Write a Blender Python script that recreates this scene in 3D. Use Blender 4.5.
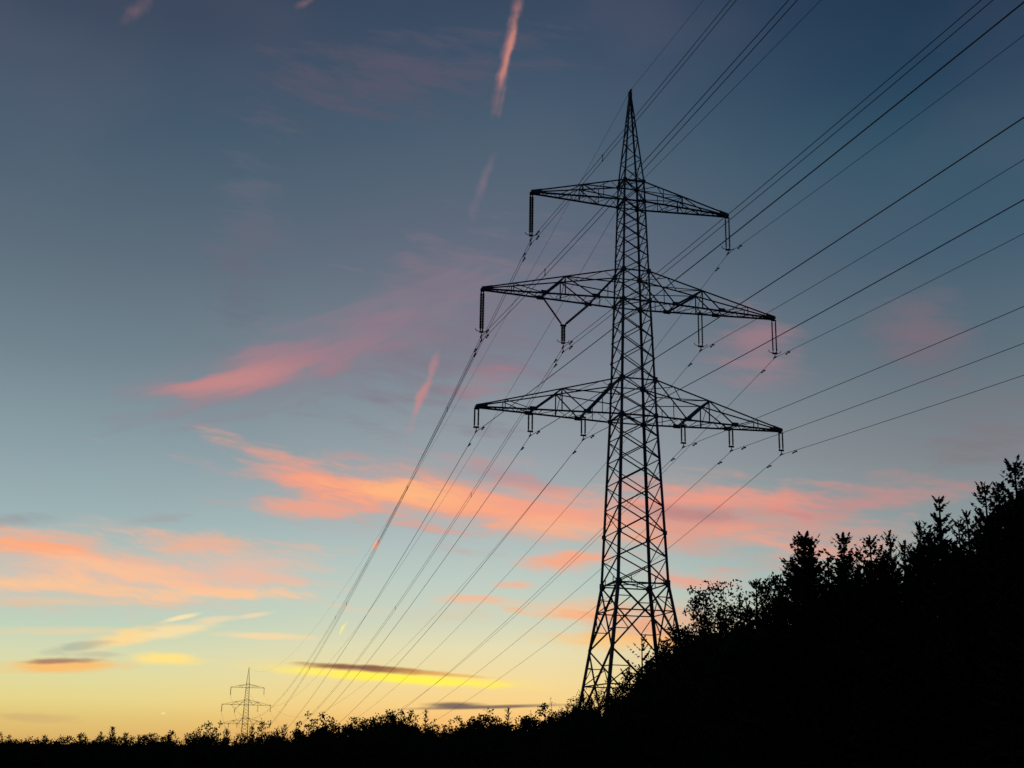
import bpy, math, random
import numpy as np
from mathutils import Matrix, Vector

for o in list(bpy.data.objects):
    bpy.data.objects.remove(o)
scene = bpy.context.scene
COL = scene.collection

# ------------------------------------------------------------------ measured layout
FOCAL_PX = 1283.86
PITCH = 0.27561
ROLL = 0.01769
EYE = 1.7
TX, TY, TZ = 9.77, 100.0, -3.9
PSI = 0.2405
SPAN, DROP = 618.05, -16.18
LEVELS = {'topU': (51.605, 0.88), 'topL': (49.786, 0.919), 'midU': (43.491, 1.159), 'midL': (40.888, 1.196), 'lowU': (34.113, 1.49), 'lowL': (31.12, 1.5), 'waist': (21.722, 1.912), 'brk': (17.824, 2.063)}
APEX_Z = 60.154
ARM_TIP = {'topL': 8.679, 'midL': 12.636, 'lowL': 12.86}
HANG = [('topL', -1, -8.679, 49.786, 4.13), ('topL', 1, 8.679, 49.786, 3.41), ('midL', -1, -12.636, 40.888, 3.92), ('midL', 'iL', -5.88, 40.888, 4.21), ('midL', 'iR', 5.981, 40.888, 3.395), ('midL', 1, 12.636, 40.888, 3.395), ('lowL', -1, -12.86, 31.12, 1.955), ('lowL', 'bL', -8.514, 31.12, 1.955), ('lowL', 'cL', -4.169, 31.12, 1.955), ('lowL', 'cR', 4.282, 31.12, 1.955), ('lowL', 'bR', 8.437, 31.12, 1.955), ('lowL', 1, 12.86, 31.12, 1.955)]
NEAR_SLOPE = {'big': (-0.07486, 0.0003116), 'small': (-0.07144, 0.0001946), 'earth': (-0.07472, 0.0001610), 'fibre': (-.08, .00016)}
FAR_SAG = {'big': 0.0002400, 'small': 0.0002160, 'earth': 0.0001920, 'fibre': 0.0002400}

SKY_RAMPS = [[(60.0, (44, 56, 78)), (37.98, (46, 59, 81)), (30.51, (57, 71, 92)), (27.54, (62, 82, 103)), (24.5, (72, 94, 112)), (20.35, (92, 108, 122)),
  (16.15, (111, 130, 141)), (11.92, (138, 159, 166)), (8.98, (157, 180, 182)), (6.48, (178, 200, 192)), (4.83, (186, 208, 188)), (3.61, (211, 216, 178)),
  (2.59, (221, 217, 160)), (1.59, (228, 212, 138)), (0.99, (223, 198, 122)), (0.19, (220, 182, 108)), (-0.79, (190, 130, 70)), (-2.35, (60, 45, 30))],
 [(60.0, (40, 54, 76)), (40.25, (42, 58, 82)), (32.44, (56, 73, 96)), (29.32, (64, 84, 106)), (26.12, (78, 96, 114)), (21.75, (98, 108, 125)),
  (17.31, (120, 130, 143)), (12.85, (149, 158, 165)), (9.75, (168, 183, 184)), (7.11, (188, 203, 195)), (5.38, (206, 212, 190)), (4.09, (230, 221, 178)),
  (2.81, (242, 218, 156)), (1.97, (247, 211, 140)), (1.34, (248, 200, 126)), (0.5, (242, 178, 102)), (-0.53, (200, 130, 60)), (-2.16, (60, 45, 30))],
 [(60.0, (30, 44, 66)), (38.55, (30, 48, 72)), (31.08, (33, 57, 82)), (28.11, (38, 66, 90)), (25.06, (50, 82, 102)), (20.92, (68, 93, 112)),
  (16.72, (94, 111, 123)), (14.61, (110, 121, 130)), (12.5, (124, 132, 138)), (9.56, (138, 152, 154)), (7.06, (156, 174, 170)), (4.6, (200, 192, 162)),
  (2.17, (232, 188, 130)), (0.19, (220, 150, 84)), (-1.76, (60, 45, 30))]]
CLOUDS = [
    (-5.822, 29.112, 0.177, 7.34, 1.687, (96, 88, 106), 0.55, 1.2, 's'),
    (-12.474, 21.731, -0.072, 1.826, 3.896, (104, 106, 122), 0.5, 1.2, 's'),
    (-2.015, 18.156, 0.443, 6.477, 3.594, (128, 116, 132), 0.6, 1.2, 's'),
    (-4.425, 19.851, 0.539, 2.782, 1.799, (120, 112, 128), 0.5, 1.2, 's'),
    (-9.792, 16.377, 0.351, 8.523, 1.854, (140, 124, 138), 0.8, 0.8, 'd'),
    (-11.46, 15.736, 0.309, 5.115, 0.966, (186, 130, 136), 0.85, 0.9, 'd'),
    (-12.633, 15.344, 0.264, 3.528, 0.568, (200, 138, 136), 0.75, 0.8, 'd'),
    (-5.765, 18.372, 0.447, 5.527, 1.699, (134, 120, 136), 0.7, 0.9, 'd'),
    (-7.797, 17.381, 0.461, 3.193, 0.89, (158, 124, 136), 0.6, 0.9, 'd'),
    (10.972, 17.371, -0.292, 2.435, 1.756, (168, 124, 134), 0.65, 0.8, 's'),
    (-1.158, 15.724, 0.19, 1.573, 0.804, (170, 122, 134), 0.6, 1.2, 's'),
    (18.713, 17.523, -0.515, 2.631, 1.946, (124, 108, 120), 0.75, 0.7, 's'),
    (20.805, 13.016, 0.116, 3.236, 1.666, (126, 116, 124), 0.6, 1.1, 's'),
    (-3.837, 10.626, -0.073, 9.157, 1.854, (196, 156, 152), 0.75, 1.1, 's'),
    (-8.119, 11.13, -0.299, 4.671, 0.876, (249, 157, 127), 0.85, 0.9, 's'),
    (-3.159, 10.557, -0.092, 6.955, 1.149, (253, 163, 127), 0.95, 0.6, 's'),
    (-4.065, 10.708, -0.107, 4.272, 0.662, (255, 189, 129), 0.85, 0.9, 's'),
    (2.942, 10.002, -0.06, 7.377, 1.5, (247, 161, 133), 0.9, 0.7, 's'),
    (2.72, 9.339, -0.059, 4.251, 0.572, (255, 179, 133), 0.8, 0.9, 's'),
    (-0.242, 11.599, -0.084, 3.403, 0.533, (164, 140, 152), 0.5, 1.0, 's'),
    (10.707, 9.762, -0.083, 6.714, 1.825, (219, 153, 137), 0.85, 1.0, 's'),
    (15.462, 10.516, 0.075, 4.85, 0.938, (196, 140, 138), 0.75, 1.1, 's'),
    (9.422, 10.737, -0.047, 4.838, 0.481, (245, 153, 129), 0.8, 0.8, 's'),
    (8.523, 10.091, -0.06, 3.438, 0.394, (160, 120, 130), 0.6, 0.8, 's'),
    (11.539, 8.799, -0.259, 3.212, 0.651, (247, 159, 133), 0.75, 1.0, 's'),
    (-8.721, 10.05, -0.025, 2.646, 0.48, (247, 163, 133), 0.7, 1.0, 's'),
    (-17.8, 6.843, 0.019, 10.022, 1.829, (232, 186, 164), 0.8, 0.6, 's'),
    (-20.086, 7.616, 0.048, 4.924, 0.701, (255, 169, 125), 0.95, 1.0, 's'),
    (-15.532, 6.67, -0.092, 7.023, 0.544, (255, 193, 149), 0.85, 1.1, 's'),
    (-19.139, 6.229, 0.001, 4.36, 0.37, (255, 197, 147), 0.85, 1.0, 's'),
    (-12.565, 6.214, 0.024, 4.425, 0.382, (255, 201, 151), 0.9, 1.0, 's'),
    (-12.948, 8.374, -0.019, 4.679, 0.385, (235, 177, 149), 0.75, 1.1, 's'),
    (-11.569, 7.11, 0.113, 3.617, 1.03, (240, 184, 160), 0.75, 0.7, 's'),
    (-18.678, 5.636, 0.015, 3.771, 0.205, (235, 197, 159), 0.6, 1.0, 's'),
    (-20.62, 5.411, 0.054, 1.547, 0.203, (239, 187, 149), 0.6, 1.0, 's'),
    (-14.93, 9.249, 0.203, 1.883, 0.257, (160, 160, 162), 0.6, 1.2, 's'),
    (-21.016, 8.831, 0.077, 1.569, 0.33, (150, 150, 156), 0.6, 1.2, 's'),
    (-10.16, 8.55, -0.095, 1.088, 0.129, (206, 178, 172), 0.7, 0.9, 's'),
    (2.504, 7.976, 0.114, 2.317, 0.481, (249, 167, 131), 0.9, 1.0, 's'),
    (0.334, 6.985, -0.018, 1.155, 0.218, (243, 179, 145), 0.9, 0.9, 's'),
    (-1.779, 6.249, 0.072, 1.503, 0.347, (243, 185, 149), 0.85, 1.0, 's'),
    (2.958, 5.806, -0.056, 2.641, 0.735, (251, 189, 137), 0.85, 1.1, 's'),
    (6.243, 5.236, -0.061, 4.125, 1.073, (243, 157, 117), 0.8, 1.1, 's'),
    (4.056, 4.572, -0.022, 3.273, 0.471, (255, 197, 119), 0.85, 1.0, 's'),
    (8.021, 7.266, -0.035, 3.052, 0.433, (243, 157, 129), 0.75, 1.0, 's'),
    (-2.327, 5.329, 0.021, 2.199, 0.431, (216, 200, 168), 0.5, 1.2, 's'),
    (-18.54, 4.331, 0.043, 4.333, 0.204, (226, 210, 170), 0.75, 0.9, 'l'),
    (-16.2, 4.181, 0.255, 1.999, 0.417, (252, 216, 150), 0.95, 0.8, 'l'),
    (-14.103, 4.552, 0.215, 1.966, 0.337, (248, 222, 168), 0.85, 0.8, 'l'),
    (-14.066, 5.098, 0.254, 0.904, 0.127, (250, 226, 176), 0.9, 0.4, 'l'),
    (-12.682, 5.025, 0.143, 1.084, 0.19, (236, 214, 176), 0.75, 0.7, 'l'),
    (-11.012, 5.298, 0.176, 0.845, 0.128, (240, 214, 176), 0.85, 0.5, 'l'),
    (-10.398, 4.429, -0.003, 2.718, 0.19, (244, 216, 168), 0.9, 0.6, 'l'),
    (-18.156, 3.695, 0.184, 1.565, 0.246, (160, 170, 156), 0.6, 0.8, 'l'),
    (-18.703, 2.905, 0.053, 2.886, 0.344, (248, 190, 112), 0.95, 0.6, 'l'),
    (-18.57, 3.131, 0.055, 1.721, 0.154, (160, 118, 102), 0.85, 0.7, 'l'),
    (-17.45, 3.396, 0.037, 1.43, 0.163, (180, 168, 150), 0.4, 0.8, 'l'),
    (-14.492, 3.334, -0.002, 1.721, 0.33, (255, 226, 134), 0.95, 0.5, 'l'),
    (-19.716, 0.844, -0.03, 2.3, 0.236, (204, 166, 116), 0.45, 0.9, 'l'),
    (-4.988, 2.879, -0.05, 6.891, 0.422, (255, 226, 122), 0.95, 0.5, 'l'),
    (-4.725, 2.779, -0.05, 5.609, 0.232, (255, 244, 84), 0.97, 0.4, 'l'),
    (-5.951, 3.153, -0.035, 3.795, 0.177, (150, 100, 76), 0.85, 0.6, 'l'),
    (-6.299, 3.209, -0.035, 2.845, 0.135, (118, 78, 70), 0.75, 0.6, 'l'),
    (-2.911, 3.007, -0.058, 2.782, 0.11, (226, 158, 78), 0.6, 0.5, 'l'),
    (-0.791, 1.654, 0.043, 4.233, 0.101, (120, 106, 94), 0.95, 0.25, 'l'),
    (-2.221, 1.699, 0.018, 1.556, 0.168, (112, 100, 92), 0.95, 0.3, 'l'),
    (-0.498, 30.451, 1.324, 2.782, 0.323, (176, 122, 120), 0.75, 0.6, 'f'),
    (-0.491, 30.159, 1.325, 2.028, 0.199, (216, 140, 124), 0.75, 0.6, 'f'),
    (-0.702, 28.594, 1.392, 1.108, 0.198, (150, 116, 120), 0.5, 0.9, 'f'),
    (-1.577, 24.57, 1.214, 1.589, 0.288, (124, 112, 126), 0.7, 1.0, 'f'),
    (-4.059, 15.328, 1.23, 2.322, 0.252, (200, 136, 136), 0.75, 1.0, 'f'),
    (-5.941, 8.537, 0.996, 0.393, 0.155, (255, 170, 140), 1, 0.5, 'f'),
    (-7.159, 4.823, 1.16, 0.382, 0.07, (255, 236, 140), 1, 0.3, 'f'),
    (-18.575, 30.402, 0.697, 0.982, 0.411, (110, 92, 106), 0.8, 1.0, 'f'),
    (-10.688, 31.758, 0.542, 0.568, 0.213, (120, 96, 106), 0.8, 1.0, 'f'),
    (-14.502, 1.125, 0.2, 0.12, 0.049, (255, 236, 170), 0.9, 0.2, 'f'),
]

# ------------------------------------------------------------------ camera
cam_data = bpy.data.cameras.new('camera')
cam = bpy.data.objects.new('camera', cam_data)
COL.objects.link(cam)
cam_data.sensor_width = 36.0
cam_data.lens = 36.0 * FOCAL_PX / 1024.0
cam_data.clip_start = 0.1
cam_data.clip_end = 20000.0
cam.matrix_world = (Matrix.Translation((0, 0, EYE)) @ Matrix.Rotation(math.pi / 2 + PITCH, 4, 'X')
                    @ Matrix.Rotation(ROLL, 4, 'Z'))
scene.camera = cam
scene.render.resolution_x, scene.render.resolution_y = 1024, 768

# ------------------------------------------------------------------ exposure
vs = scene.view_settings
vs.view_transform = 'Standard'
vs.look = 'None'
vs.exposure = 0.0
vs.gamma = 1.0
vs.use_curve_mapping = False


def lin(c):
    r = []
    for v in c:
        v = v / 255.0
        r.append(v / 12.92 if v <= 0.04045 else ((v + 0.055) / 1.055) ** 2.4)
    return (r[0], r[1], r[2], 1.0)


# ------------------------------------------------------------------ dusk sky (world)
world = bpy.data.worlds.new('World')
scene.world = world
world.use_nodes = True
nt = world.node_tree
nt.nodes.clear()
LK = nt.links.new


def nd(kind, **kw):
    n = nt.nodes.new(kind)
    for k, v in kw.items():
        setattr(n, k, v)
    return n


def put(sock, v):
    if isinstance(v, bpy.types.NodeSocket):
        LK(v, sock)
    else:
        sock.default_value = v


def mth(op, a, b=None, c=None):
    n = nd('ShaderNodeMath', operation=op)
    put(n.inputs[0], a)
    if b is not None:
        put(n.inputs[1], b)
    if c is not None:
        put(n.inputs[2], c)
    return n.outputs[0]


def vmth(op, a, b=None, c=None):
    n = nd('ShaderNodeVectorMath', operation=op)
    put(n.inputs[0], a)
    if b is not None:
        put(n.inputs[1], b)
    if c is not None:
        put(n.inputs[2], c)
    return n.outputs['Value'] if op == 'LENGTH' else n.outputs[0]


def mix(f, a, b):
    n = nd('ShaderNodeMix', data_type='RGBA')
    put(n.inputs[0], f)
    put(n.inputs[6], a)
    put(n.inputs[7], b)
    return n.outputs[2]


def rng_map(v, a, b, c=0.0, d=1.0, smooth=True):
    n = nd('ShaderNodeMapRange')
    n.interpolation_type = 'SMOOTHSTEP' if smooth else 'LINEAR'
    n.clamp = True if not smooth else n.clamp
    put(n.inputs[0], v)
    for i, q in enumerate((a, b, c, d)):
        put(n.inputs[1 + i], q)
    return n.outputs[0]


def noise(v, scale, detail, rough, dist=0.0):
    n = nd('ShaderNodeTexNoise')
    put(n.inputs['Vector'], v)
    n.inputs['Scale'].default_value = scale
    n.inputs['Detail'].default_value = detail
    n.inputs['Roughness'].default_value = rough
    n.inputs['Distortion'].default_value = dist
    return n


tc = nd('ShaderNodeTexCoord')
dirv = vmth('NORMALIZE', tc.outputs['Generated'])
sep = nd('ShaderNodeSeparateXYZ')
LK(dirv, sep.inputs[0])
DEG = 57.29578
az = mth('MULTIPLY', mth('ARCTAN2', sep.outputs[0], sep.outputs[1]), DEG)
el = mth('MULTIPLY', mth('ARCSINE', sep.outputs[2]), DEG)
cmb = nd('ShaderNodeCombineXYZ')
LK(az, cmb.inputs[0]); LK(el, cmb.inputs[1])
P = cmb.outputs[0]

EL0, EL1 = -6.0, 62.0
elf = rng_map(el, EL0, EL1, smooth=False)


def ramp(stops):
    n = nd('ShaderNodeValToRGB')
    cr = n.color_ramp
    cr.interpolation = 'LINEAR'
    st = sorted(((min(max((e - EL0) / (EL1 - EL0), 0), 1), lin(c)) for e, c in stops))
    cr.elements[0].position, cr.elements[0].color = st[0]
    cr.elements[1].position, cr.elements[1].color = st[-1]
    for p, c in st[1:-1]:
        e = cr.elements.new(p)
        e.color = c
    LK(elf, n.inputs[0])
    return n.outputs[0]


cols = [ramp(s) for s in SKY_RAMPS]
base = mix(rng_map(az, -19.0, 1.0), cols[0], cols[1])
base = mix(rng_map(az, -1.0, 21.0), base, cols[2])
front = rng_map(sep.outputs[1], -0.15, 0.75)
east = mix(rng_map(el, 0.0, 60.0), lin((26, 34, 52)), lin((26, 40, 62)))
base = mix(front, east, base)

# slow large-scale unevenness of the evening air
veil = noise(vmth('MULTIPLY', P, (0.05, 0.09, 1.0)), 1.0, 3.0, 0.5)
vfac = rng_map(veil.outputs[0], 0.45, 0.78, 0.0, 0.18)
vup = rng_map(el, 6.0, 14.0)
base = mix(mth('MULTIPLY', mth('MULTIPLY', vfac, vup), front), base, lin((128, 112, 128)))

# warped direction coordinates shared by the soft clouds
w1 = noise(vmth('MULTIPLY', P, (0.16, 0.42, 1.0)), 1.0, 4.0, 0.55)
warp = vmth('MULTIPLY', vmth('SUBTRACT', w1.outputs['Color'], (0.5, 0.5, 0.5)), (3.0, 0.8, 0.0))
P_soft = vmth('ADD', P, warp)
w2 = noise(P, 0.9, 3.0, 0.5)
P_fine = vmth('ADD', P, vmth('MULTIPLY', vmth('SUBTRACT', w2.outputs['Color'], (0.5, 0.5, 0.5)), (0.5, 0.4, 0.0)))
P_lens = vmth('ADD', P, vmth('MULTIPLY', vmth('SUBTRACT', w1.outputs['Color'], (0.5, 0.5, 0.5)), (0.3, 0.12, 0.0)))
P_lens0 = vmth('ADD', P, vmth('MULTIPLY', vmth('SUBTRACT', w1.outputs['Color'], (0.5, 0.5, 0.5)), (1.2, 0.6, 0.0)))
rot = nd('ShaderNodeMapping')
rot.inputs['Rotation'].default_value = (0, 0, math.radians(7))
LK(P_soft, rot.inputs[0])
n_soft = mth('SUBTRACT', noise(vmth('MULTIPLY', rot.outputs[0], (0.24, 1.45, 1.0)), 1.0, 5.0, 0.52).outputs[0], 0.5)
ripple = mth('SUBTRACT', noise(vmth('MULTIPLY', rot.outputs[0], (0.9, 4.2, 1.0)), 1.0, 5.0, 0.6, 0.6).outputs[0], 0.5)
n_soft = mth('MULTIPLY_ADD', ripple, 0.4, n_soft)
rot2 = nd('ShaderNodeMapping')
rot2.inputs['Rotation'].default_value = (0, 0, math.radians(-19))
LK(P_lens0, rot2.inputs[0])
n_diag = mth('SUBTRACT', noise(vmth('MULTIPLY', rot2.outputs[0], (0.3, 1.5, 1.0)), 1.0, 6.0, 0.55, 0.3).outputs[0], 0.5)
n_fine = mth('SUBTRACT', noise(P, 1.1, 4.0, 0.5).outputs[0], 0.5)
n_lens = mth('SUBTRACT', noise(vmth('MULTIPLY', P, (0.8, 3.2, 1.0)), 1.0, 4.0, 0.55).outputs[0], 0.5)
SETS = {'d': (P_lens0, n_diag, 2.2, 1.25, -0.15), 's': (P_soft, n_soft, 2.5, 1.25, -0.1), 'f': (P_fine, n_fine, 1.6, 1.2, -0.1), 'l': (P_lens, n_lens, 1.5, 1.15, 0.25)}
sky = base
for (caz, cel, ang, hl, hw, colr, op, k, kind) in CLOUDS:
    vec, nz, gain, hi, lo = SETS[kind]
    m = nd('ShaderNodeMapping', vector_type='TEXTURE')
    m.inputs['Location'].default_value = (caz, cel, 0)
    m.inputs['Rotation'].default_value = (0, 0, ang)
    m.inputs['Scale'].default_value = (hl, hw, 1)
    LK(vec, m.inputs[0])
    ln_ = vmth('LENGTH', m.outputs[0])
    r = mth('MULTIPLY_ADD', nz, k * gain, ln_)
    f = rng_map(r, hi, lo, 0.0, op)
    sky = mix(f, sky, lin(colr))
bg = nd('ShaderNodeBackground')
LK(sky, bg.inputs[0])
bg.inputs[1].default_value = 1.0
# a trace of physical twilight sky on top of it
SUN_EL, SUN_AZ = 0.5, -8.0
nish = nd('ShaderNodeTexSky')
nish.sky_type = 'NISHITA'
nish.sun_disc = False
nish.sun_elevation = math.radians(SUN_EL)
nish.sun_rotation = math.radians(SUN_AZ)
bg2 = nd('ShaderNodeBackground')
LK(nish.outputs[0], bg2.inputs[0])
bg2.inputs[1].default_value = 0.002
ad = nd('ShaderNodeAddShader')
LK(bg.outputs[0], ad.inputs[0]); LK(bg2.outputs[0], ad.inputs[1])
wo = nd('ShaderNodeOutputWorld')
LK(ad.outputs[0], wo.inputs[0])

# ------------------------------------------------------------------ sun (all but set)
sl = bpy.data.lights.new('sun', 'SUN')
sl.energy = 0.03
sl.angle = math.radians(4)
sl.color = (1.0, 0.55, 0.3)
so = bpy.data.objects.new('sun', sl)
COL.objects.link(so)
sdir = Vector((math.sin(math.radians(SUN_AZ)) * math.cos(math.radians(SUN_EL)),
               math.cos(math.radians(SUN_AZ)) * math.cos(math.radians(SUN_EL)), math.sin(math.radians(SUN_EL))))
so.rotation_euler = sdir.to_track_quat('Z', 'Y').to_euler()
so.location = (0, 0, 80)


# ------------------------------------------------------------------ materials
def material(name, c1, c2, scale=4.0, rough=0.9, spec=0.2, metallic=0.0, bump=0.0):
    m = bpy.data.materials.new(name)
    m.use_nodes = True
    t = m.node_tree
    b = t.nodes['Principled BSDF']
    tx = t.nodes.new('ShaderNodeTexCoord')
    nz = t.nodes.new('ShaderNodeTexNoise')
    nz.inputs['Scale'].default_value = scale
    nz.inputs['Detail'].default_value = 5
    rp = t.nodes.new('ShaderNodeValToRGB')
    rp.color_ramp.elements[0].position = 0.3
    rp.color_ramp.elements[0].color = (*c1, 1)
    rp.color_ramp.elements[1].position = 0.7
    rp.color_ramp.elements[1].color = (*c2, 1)
    t.links.new(tx.outputs['Object'], nz.inputs['Vector'])
    t.links.new(nz.outputs[0], rp.inputs[0])
    t.links.new(rp.outputs[0], b.inputs['Base Color'])
    b.inputs['Roughness'].default_value = rough
    b.inputs['Specular IOR Level'].default_value = spec
    b.inputs['Metallic'].default_value = metallic
    if bump:
        bp = t.nodes.new('ShaderNodeBump')
        bp.inputs['Strength'].default_value = bump
        t.links.new(nz.outputs[0], bp.inputs['Height'])
        t.links.new(bp.outputs[0], b.inputs['Normal'])
    return m


M_STEEL = material('weathered_steel', (.15, .16, .175), (.24, .25, .265), 1.5, .75, .2)
M_INS = material('brown_porcelain', (.035, .022, .016), (.06, .035, .025), 6, .35, .4)
M_CABLE = material('aged_aluminium_cable', (.16, .165, .17), (.24, .245, .25), 3, .8, .2)
M_CONC = material('concrete', (.22, .21, .19), (.33, .32, .30), 5, .95, .1, bump=.3)
M_BARK = material('bark', (.022, .017, .012), (.045, .034, .025), 9, 1, .05, bump=.4)
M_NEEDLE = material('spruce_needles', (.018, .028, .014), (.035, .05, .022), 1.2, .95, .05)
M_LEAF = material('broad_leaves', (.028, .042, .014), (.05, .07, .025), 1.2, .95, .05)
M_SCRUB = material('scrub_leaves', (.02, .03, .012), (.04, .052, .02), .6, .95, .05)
M_GROUND = material('dusky_grass_ground', (.012, .014, .008), (.026, .026, .015), .12, 1, .02)


# ------------------------------------------------------------------ mesh helpers
class MB:
    def __init__(s):
        s.v, s.f = [], []

    def add(s, verts, faces):
        o = len(s.v)
        s.v.extend(verts)
        s.f.extend(tuple(i + o for i in f) for f in faces)

    def build(s, name, mat, parent=None, loc=None):
        me = bpy.data.meshes.new(name)
        me.from_pydata([tuple(p) for p in s.v], [], s.f)
        me.materials.append(mat)
        me.update()
        o = bpy.data.objects.new(name, me)
        COL.objects.link(o)
        if parent is not None:
            o.parent = parent
        if loc is not None:
            o.location = loc
        return o


def frame(a, b):
    d = (b - a).normalized()
    r = Vector((0, 0, 1)) if abs(d.z) < 0.95 else Vector((1, 0, 0))
    u = d.cross(r).normalized()
    return d, u, d.cross(u).normalized()


def angle_bar(mb, a, b, w, flip=1):
    """rolled L section from a to b, leg width w"""
    a, b = Vector(a), Vector(b)
    d, u, v = frame(a, b)
    t = w * .14
    pr = [(0, 0), (w, 0), (w, t), (t, t), (t, w), (0, w)]
    vs_ = []
    for p in (a, b):
        for x, y in pr:
            vs_.append(p + u * (x - w * .35) * flip + v * (y - w * .35))
    fs = [(i, (i + 1) % 6, 6 + (i + 1) % 6, 6 + i) for i in range(6)]
    fs += [(5, 4, 3, 0), (3, 2, 1, 0), (6, 9, 10, 11), (6, 7, 8, 9)]
    mb.add(vs_, fs)


def corner_bar(mb, a, b, w, sx, sy):
    """tower leg: L section with its heel on the outer corner"""
    a, b = Vector(a), Vector(b)
    t = w * .16
    pr = [(0, 0), (w, 0), (w, t), (t, t), (t, w), (0, w)]
    vs_ = []
    for p in (a, b):
        for x, y in pr:
            vs_.append(p + Vector((-sx * (x - w * .2), -sy * (y - w * .2), 0)))
    fs = [(i, (i + 1) % 6, 6 + (i + 1) % 6, 6 + i) for i in range(6)]
    fs += [(5, 4, 3, 0), (3, 2, 1, 0), (6, 9, 10, 11), (6, 7, 8, 9)]
    mb.add(vs_, fs)


def box(mb, c, sx, sy, sz):
    c = Vector(c)
    vs_ = [c + Vector((x * sx / 2, y * sy / 2, z * sz / 2)) for x in (-1, 1) for y in (-1, 1) for z in (-1, 1)]
    mb.add(vs_, [(0, 1, 3, 2), (4, 6, 7, 5), (0, 4, 5, 1), (2, 3, 7, 6), (0, 2, 6, 4), (1, 5, 7, 3)])


def tube(mb, pts, rads, n=6, cap=True):
    pts = [Vector(p) for p in pts]
    vs_, fs = [], []
    for i, p in enumerate(pts):
        q0 = pts[max(i - 1, 0)]
        q1 = pts[min(i + 1, len(pts) - 1)]
        d, u, v = frame(q0, q1)
        r = rads[i] if isinstance(rads, (list, tuple)) else rads
        for k in range(n):
            t = 2 * math.pi * k / n
            vs_.append(p + u * math.cos(t) * r + v * math.sin(t) * r)
    for i in range(len(pts) - 1):
        for k in range(n):
            fs.append((i * n + k, i * n + (k + 1) % n, (i + 1) * n + (k + 1) % n, (i + 1) * n + k))
    if cap:
        fs.append(tuple(range(n - 1, -1, -1)))
        m = (len(pts) - 1) * n
        fs.append(tuple(m + k for k in range(n)))
    mb.add(vs_, fs)


def empty(name, loc, rz=0.0, label=None, cat=None, group=None):
    o = bpy.data.objects.new(name, None)
    o.empty_display_size = .5
    COL.objects.link(o)
    o.location = loc
    o.rotation_euler = (0, 0, rz)
    tag(o, label, cat, group)
    return o


def tag(o, label=None, cat=None, group=None, kind=None):
    if label: o['label'] = label
    if cat: o['category'] = cat
    if group: o['group'] = group
    if kind: o['kind'] = kind
    return o


KIDS = {}


def copy_tree(o, parent=None):
    c = o.copy()
    COL.objects.link(c)
    c.parent = parent
    if o.name not in KIDS:
        KIDS[o.name] = list(o.children)
    for ch in KIDS[o.name]:
        copy_tree(ch, c)
    return c


# ------------------------------------------------------------------ ground
def ground_z(x, y):
    return 22.5 * math.tanh((.05 * x - .045 * y) / 22.5)


def make_ground():
    n = 120
    s = [math.sinh(7.2 * (2 * i / n - 1)) / math.sinh(7.2) * 7000 for i in range(n + 1)]
    mb = MB()
    R = random.Random(3)
    for y in s:
        for x in s:
            d = math.hypot(x, y)
            j = R.uniform(-.06, .06) * min(1, d / 12) if d < 400 else 0
            mb.v.append((x, y, ground_z(x, y) + j))
    for i in range(n):
        for k in range(n):
            a = i * (n + 1) + k
            mb.f.append((a, a + 1, a + n + 2, a + n + 1))
    o = mb.build('ground', M_GROUND)
    for p in o.data.polygons:
        p.use_smooth = True
    tag(o, 'dark grassy hillside falling away to the left under the forest', 'ground', None, 'structure')


make_ground()

# ------------------------------------------------------------------ lattice pylon
WZ = [(0.0, LEVELS['brk'][1] + .15 * LEVELS['brk'][0])] + [LEVELS[k] for k in ('brk', 'waist', 'lowL', 'lowU', 'midL', 'midU', 'topL', 'topU')] + [(APEX_Z, .07)]


def half_w(z):
    for (z0, w0), (z1, w1) in zip(WZ, WZ[1:]):
        if z <= z1:
            return w0 + (w1 - w0) * (z - z0) / (z1 - z0)
    return WZ[-1][1]


SIDES = [((-1, -1), (1, -1)), ((1, -1), (1, 1)), ((1, 1), (-1, 1)), ((-1, 1), (-1, -1))]


def cpt(c, z):
    w = half_w(z)
    return Vector((c[0] * w, c[1] * w, z))


def lerp(a, b, t):
    return a + (b - a) * t


def split(z0, z1, n):
    """n panels between two heights, each as tall in proportion to its width"""
    h = [half_w(z0 + (z1 - z0) * (i + .5) / n) for i in range(n)]
    s, out = 0, [z0]
    for q in h:
        s += q
        out.append(z0 + (z1 - z0) * s / sum(h))
    return out


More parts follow.
